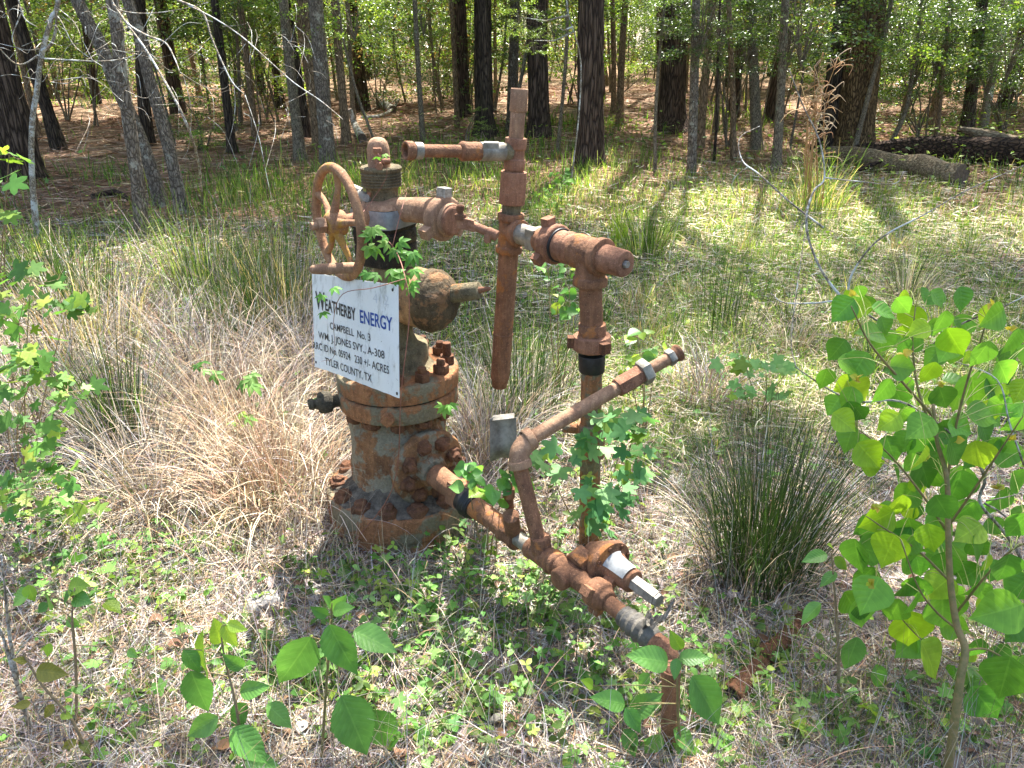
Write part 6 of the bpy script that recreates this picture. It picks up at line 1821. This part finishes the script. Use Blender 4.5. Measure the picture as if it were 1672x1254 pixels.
# 2. standing dead stems and loose straw leaning everywhere
s = sample(15000, lambda u, v: np.clip(.3 + gs([(380, 600, 380, 260, 1), (100, 620, 200, 200, .8), (800, 650, 120, 120, .8), (1150, 640, 160, 80, .8), (200, 480, 300, 120, .7), (1100, 900, 200, 120, .5)])(u, v), 0, 1), 330)
mb = MB(); M_ = len(s); d = dist(s)
grass(mb, s[:, :3], rng.uniform(.06, .34, M_), np.maximum(.0018, d * .0006) * rng.uniform(.8, 1.4, M_), rng.uniform(.2, 2.3, M_), jitter(TANS + GREYS + PINKS[:2], M_, .2), 6)
tag(mb.build('dead_grass', STRAW, None, False), kind='stuff', label='loose dead grass stems bent over the weeds', cat='dead grass')
# 3. green grass
GW = gs([(-250, 420, 250, 160, .6), (1950, 480, 250, 200, .6), (90, 440, 200, 60, .8), (430, 325, 130, 45, .9), (470, 480, 200, 90, .9), (620, 300, 140, 34, 1), (850, 270, 200, 40, .8), (1000, 340, 160, 70, .8), (1250, 400, 330, 100, .75), (1250, 540, 300, 100, .8), (1560, 380, 200, 90, .7), (1180, 190, 90, 26, .9), (950, 200, 60, 24, .9),
         (130, 170, 60, 8, .7), (180, 290, 70, 12, .6), (800, 560, 120, 120, .6), (390, 860, 60, 40, .8), (1520, 560, 200, 120, .5), (1480, 250, 60, 12, .6), (50, 600, 200, 150, .5), (1200, 760, 300, 120, .25), (300, 1100, 500, 200, .10), (1400, 1150, 300, 120, .18)])
s = sample(62000, GW, 150)
mb = MB(); M_ = len(s); d = dist(s)
u, v = s[:, 3], s[:, 4]
yel = np.exp(-(((u - 1280) / 380) ** 2 + ((v - 400) / 150) ** 2)) + .8 * np.exp(-(((u - 390) / 70) ** 2 + ((v - 860) / 60) ** 2))
yel0 = yel > .35
yel = rng.uniform(0, 1, M_) < yel * .5
hh = rng.uniform(.05, .17, M_) * np.where(yel0, .62, 1.0) * np.clip(d / 5, .8, 1.7) * np.where(v > 430, .8, 1.0)
cols = np.where(yel[:, None], jitter([rgb(168, 176, 96), rgb(188, 190, 124), rgb(146, 164, 80), rgb(200, 186, 146)], M_, .18), jitter(GRASSG + GREENS, M_, .22))
grass(mb, s[:, :3], hh, np.maximum(.0022, d * .0011) * rng.uniform(.7, 1.4, M_), rng.uniform(.15, 1.6, M_), cols, 4)
tag(mb.build('green_grass', GRASSM, None, False), kind='stuff', label='short green grass growing through the clearing', cat='grass')
# 4. small leafy ground cover
CW = gs([(-200, 900, 200, 200, .4), (1850, 900, 200, 200, .4), (780, 980, 240, 110, 1), (700, 1130, 260, 90, .75), (1010, 1150, 120, 90, .5), (1050, 700, 200, 110, .75), (150, 930, 170, 70, .7), (90, 830, 150, 60, .7), (1200, 1120, 110, 120, .6), (1500, 1180, 220, 60, .45), (1200, 640, 200, 60, .5), (1150, 450, 250, 100, .3),
         (330, 580, 220, 120, .25), (620, 940, 160, 30, .8), (300, 1120, 260, 110, .28), (900, 800, 110, 60, .6), (1400, 430, 300, 110, .25), (250, 300, 150, 40, .3), (1480, 640, 150, 100, .4), (480, 930, 60, 30, .5)])
def cover(n, tmpl, size, cols, name, label, seedw, lift=(.008, .07), mat=None, bright=.15):
    s = sample(n, seedw, 200)
    M_ = len(s); d = dist(s); mb = MB()
    p = s[:, :3].copy(); p[:, 2] += rng.uniform(lift[0], lift[1], M_) * np.where(rng.uniform(0, 1, M_) < .3, 1.6, .8)
    c = np.where((rng.uniform(0, 1, M_) < bright)[:, None], jitter(YGREENS, M_, .15), jitter(cols, M_, .2))
    scatter(mb, tmpl, p, rots(rand_dirs(M_, -.35, .35), up_normals(M_, .4)), rng.uniform(.45, 1.25, M_) * size * np.clip(d / 3.2, .9, 1.8), c)
    tag(mb.build(name, mat or SMALLLEAF, None, False), kind='stuff', label=label, cat='ground cover')
cover(4600, T_OVATE, .032, GREENS + GL, 'ground_cover', 'small oval-leaved weeds covering the shaded ground', CW)
cover(2300, T_TRI, .036, GREENS + GL, 'bramble_cover', 'three-leaved creeping brambles among the straw', CW)
cover(1300, T_STAR, .042, GL, 'lobed_cover', 'small lobed leaves of young seedlings in the weeds', CW)
cover(420, T_PALM, .042, GL, 'creeper_cover', 'five-fingered creeper leaves along the ground', CW)
def meadow_w(u, v): return gs([(1250, 430, 380, 130, 1), (1150, 600, 300, 100, .8), (900, 330, 200, 60, .5), (200, 430, 260, 90, .5)])(u, v)
cover(8000, T_DIAM, .020, YGREENS + GL, 'meadow_weeds', 'tiny leafy weeds of the sunny meadow', meadow_w, (.01, .12), bright=.3)
# forest-floor seedlings and grass between the far trunks
cover(2600, T_DIAM, .05, GREENS + YGREENS, 'forest_undergrowth', 'low green undergrowth on the floor of the wood', lambda u, v: np.clip(gs([(100, 165, 100, 14, .6), (900, 200, 300, 50, .7), (1500, 210, 250, 60, .9), (650, 150, 80, 20, .3)])(u, v), 0, 1) * (v < 330), (.02, .3), bright=.3)
# short mixed tufts of the meadow
s = sample(42000, gs([(1900, 480, 250, 160, .6), (1280, 420, 400, 150, .9), (1150, 600, 330, 110, .9), (950, 330, 200, 60, .8), (1560, 560, 180, 120, .8), (750, 420, 100, 80, .6)]), 240, 760)
mb = MB(); M_ = len(s); d = dist(s)
grass(mb, s[:, :3], rng.uniform(.05, .19, M_), np.maximum(.002, d * .0009) * rng.uniform(.7, 1.3, M_), rng.uniform(.2, 1.8, M_), jitter(GRASSG[:5] + [rgb(120, 146, 76), rgb(98, 128, 74), rgb(86, 116, 66), rgb(176, 166, 130)], M_, .2), 3)
tag(mb.build('meadow_grass', GRASSM, None, False), kind='stuff', label='short mixed grass of the sunny meadow', cat='grass')
# 5. dead leaves
DEAD = [rgb(136, 122, 112), rgb(152, 140, 132), rgb(116, 88, 68), rgb(150, 114, 86), rgb(164, 152, 144)]
s = sample(2600, lambda u, v: np.clip(.15 + gs([(640, 1200, 300, 50, 1), (1250, 980, 150, 60, .8), (1400, 310, 250, 40, 1), (1600, 1180, 100, 80, .8), (1230, 690, 80, 60, .4)])(u, v), 0, 1), 200)
mb = MB(); M_ = len(s); d = dist(s); p = s[:, :3].copy(); p[:, 2] += rng.uniform(.01, .04, M_)
lf = leaf_template(w_ovate, 6, 5, .5, .9, wave=.03)
scatter(mb, lf, p, rots(rand_dirs(M_, -.3, .3), up_normals(M_, .6)), rng.uniform(.02, .055, M_) * np.clip(d / 3, 1, 1.5), jitter(DEAD, M_, .15))
tag(mb.build('dead_leaves', STRAW, None, False), kind='stuff', label='curled grey and brown dead leaves on the straw', cat='dead leaves')
s = sample(500, lambda u, v: np.ones_like(u) * .5, 170, 1300)
tw_ = MB()
for q in s:
    a = rng.uniform(0, 6.28); L = rng.uniform(.1, .4) * (1 if q[1] < 4 else 2); c = Vector(q[:3]) + V3(0, 0, .015)
    e = c + V3(math.cos(a) * L, math.sin(a) * L, 0); e.z = TZ(e.x, e.y) + rng.uniform(.01, .05)
    g = tube(smooth_path([c, (c + e) / 2 + V3(rng.normal(0, .02), rng.normal(0, .02), .01), e], 3), interp([.004, .003, .0015], 7), 4, False)
    tw_.add(*g[:2], g[2])
tag(tw_.build('fallen_twigs', B['thin'], None, True, None, attrs=False), kind='stuff', label='thin fallen twigs scattered over the ground', cat='twigs')
# red berry by the bottom edge
b0 = G(725, 1178) + V3(0, 0, .03)
tag((lambda m_: m_.build('wild_strawberry', plain('berry_red', rgb(150, 20, 24), rgb(190, 40, 40), 200, .35, .5), None, True, None, attrs=False))(MB().add(*lathe(b0, UP, [(-.007 * math.cos(t), max(.0003, .007 * math.sin(t))) for t in np.linspace(.02, 3.12, 9)], 14)[:2])), 'single red wild berry low in the weeds at the bottom centre', 'berry')
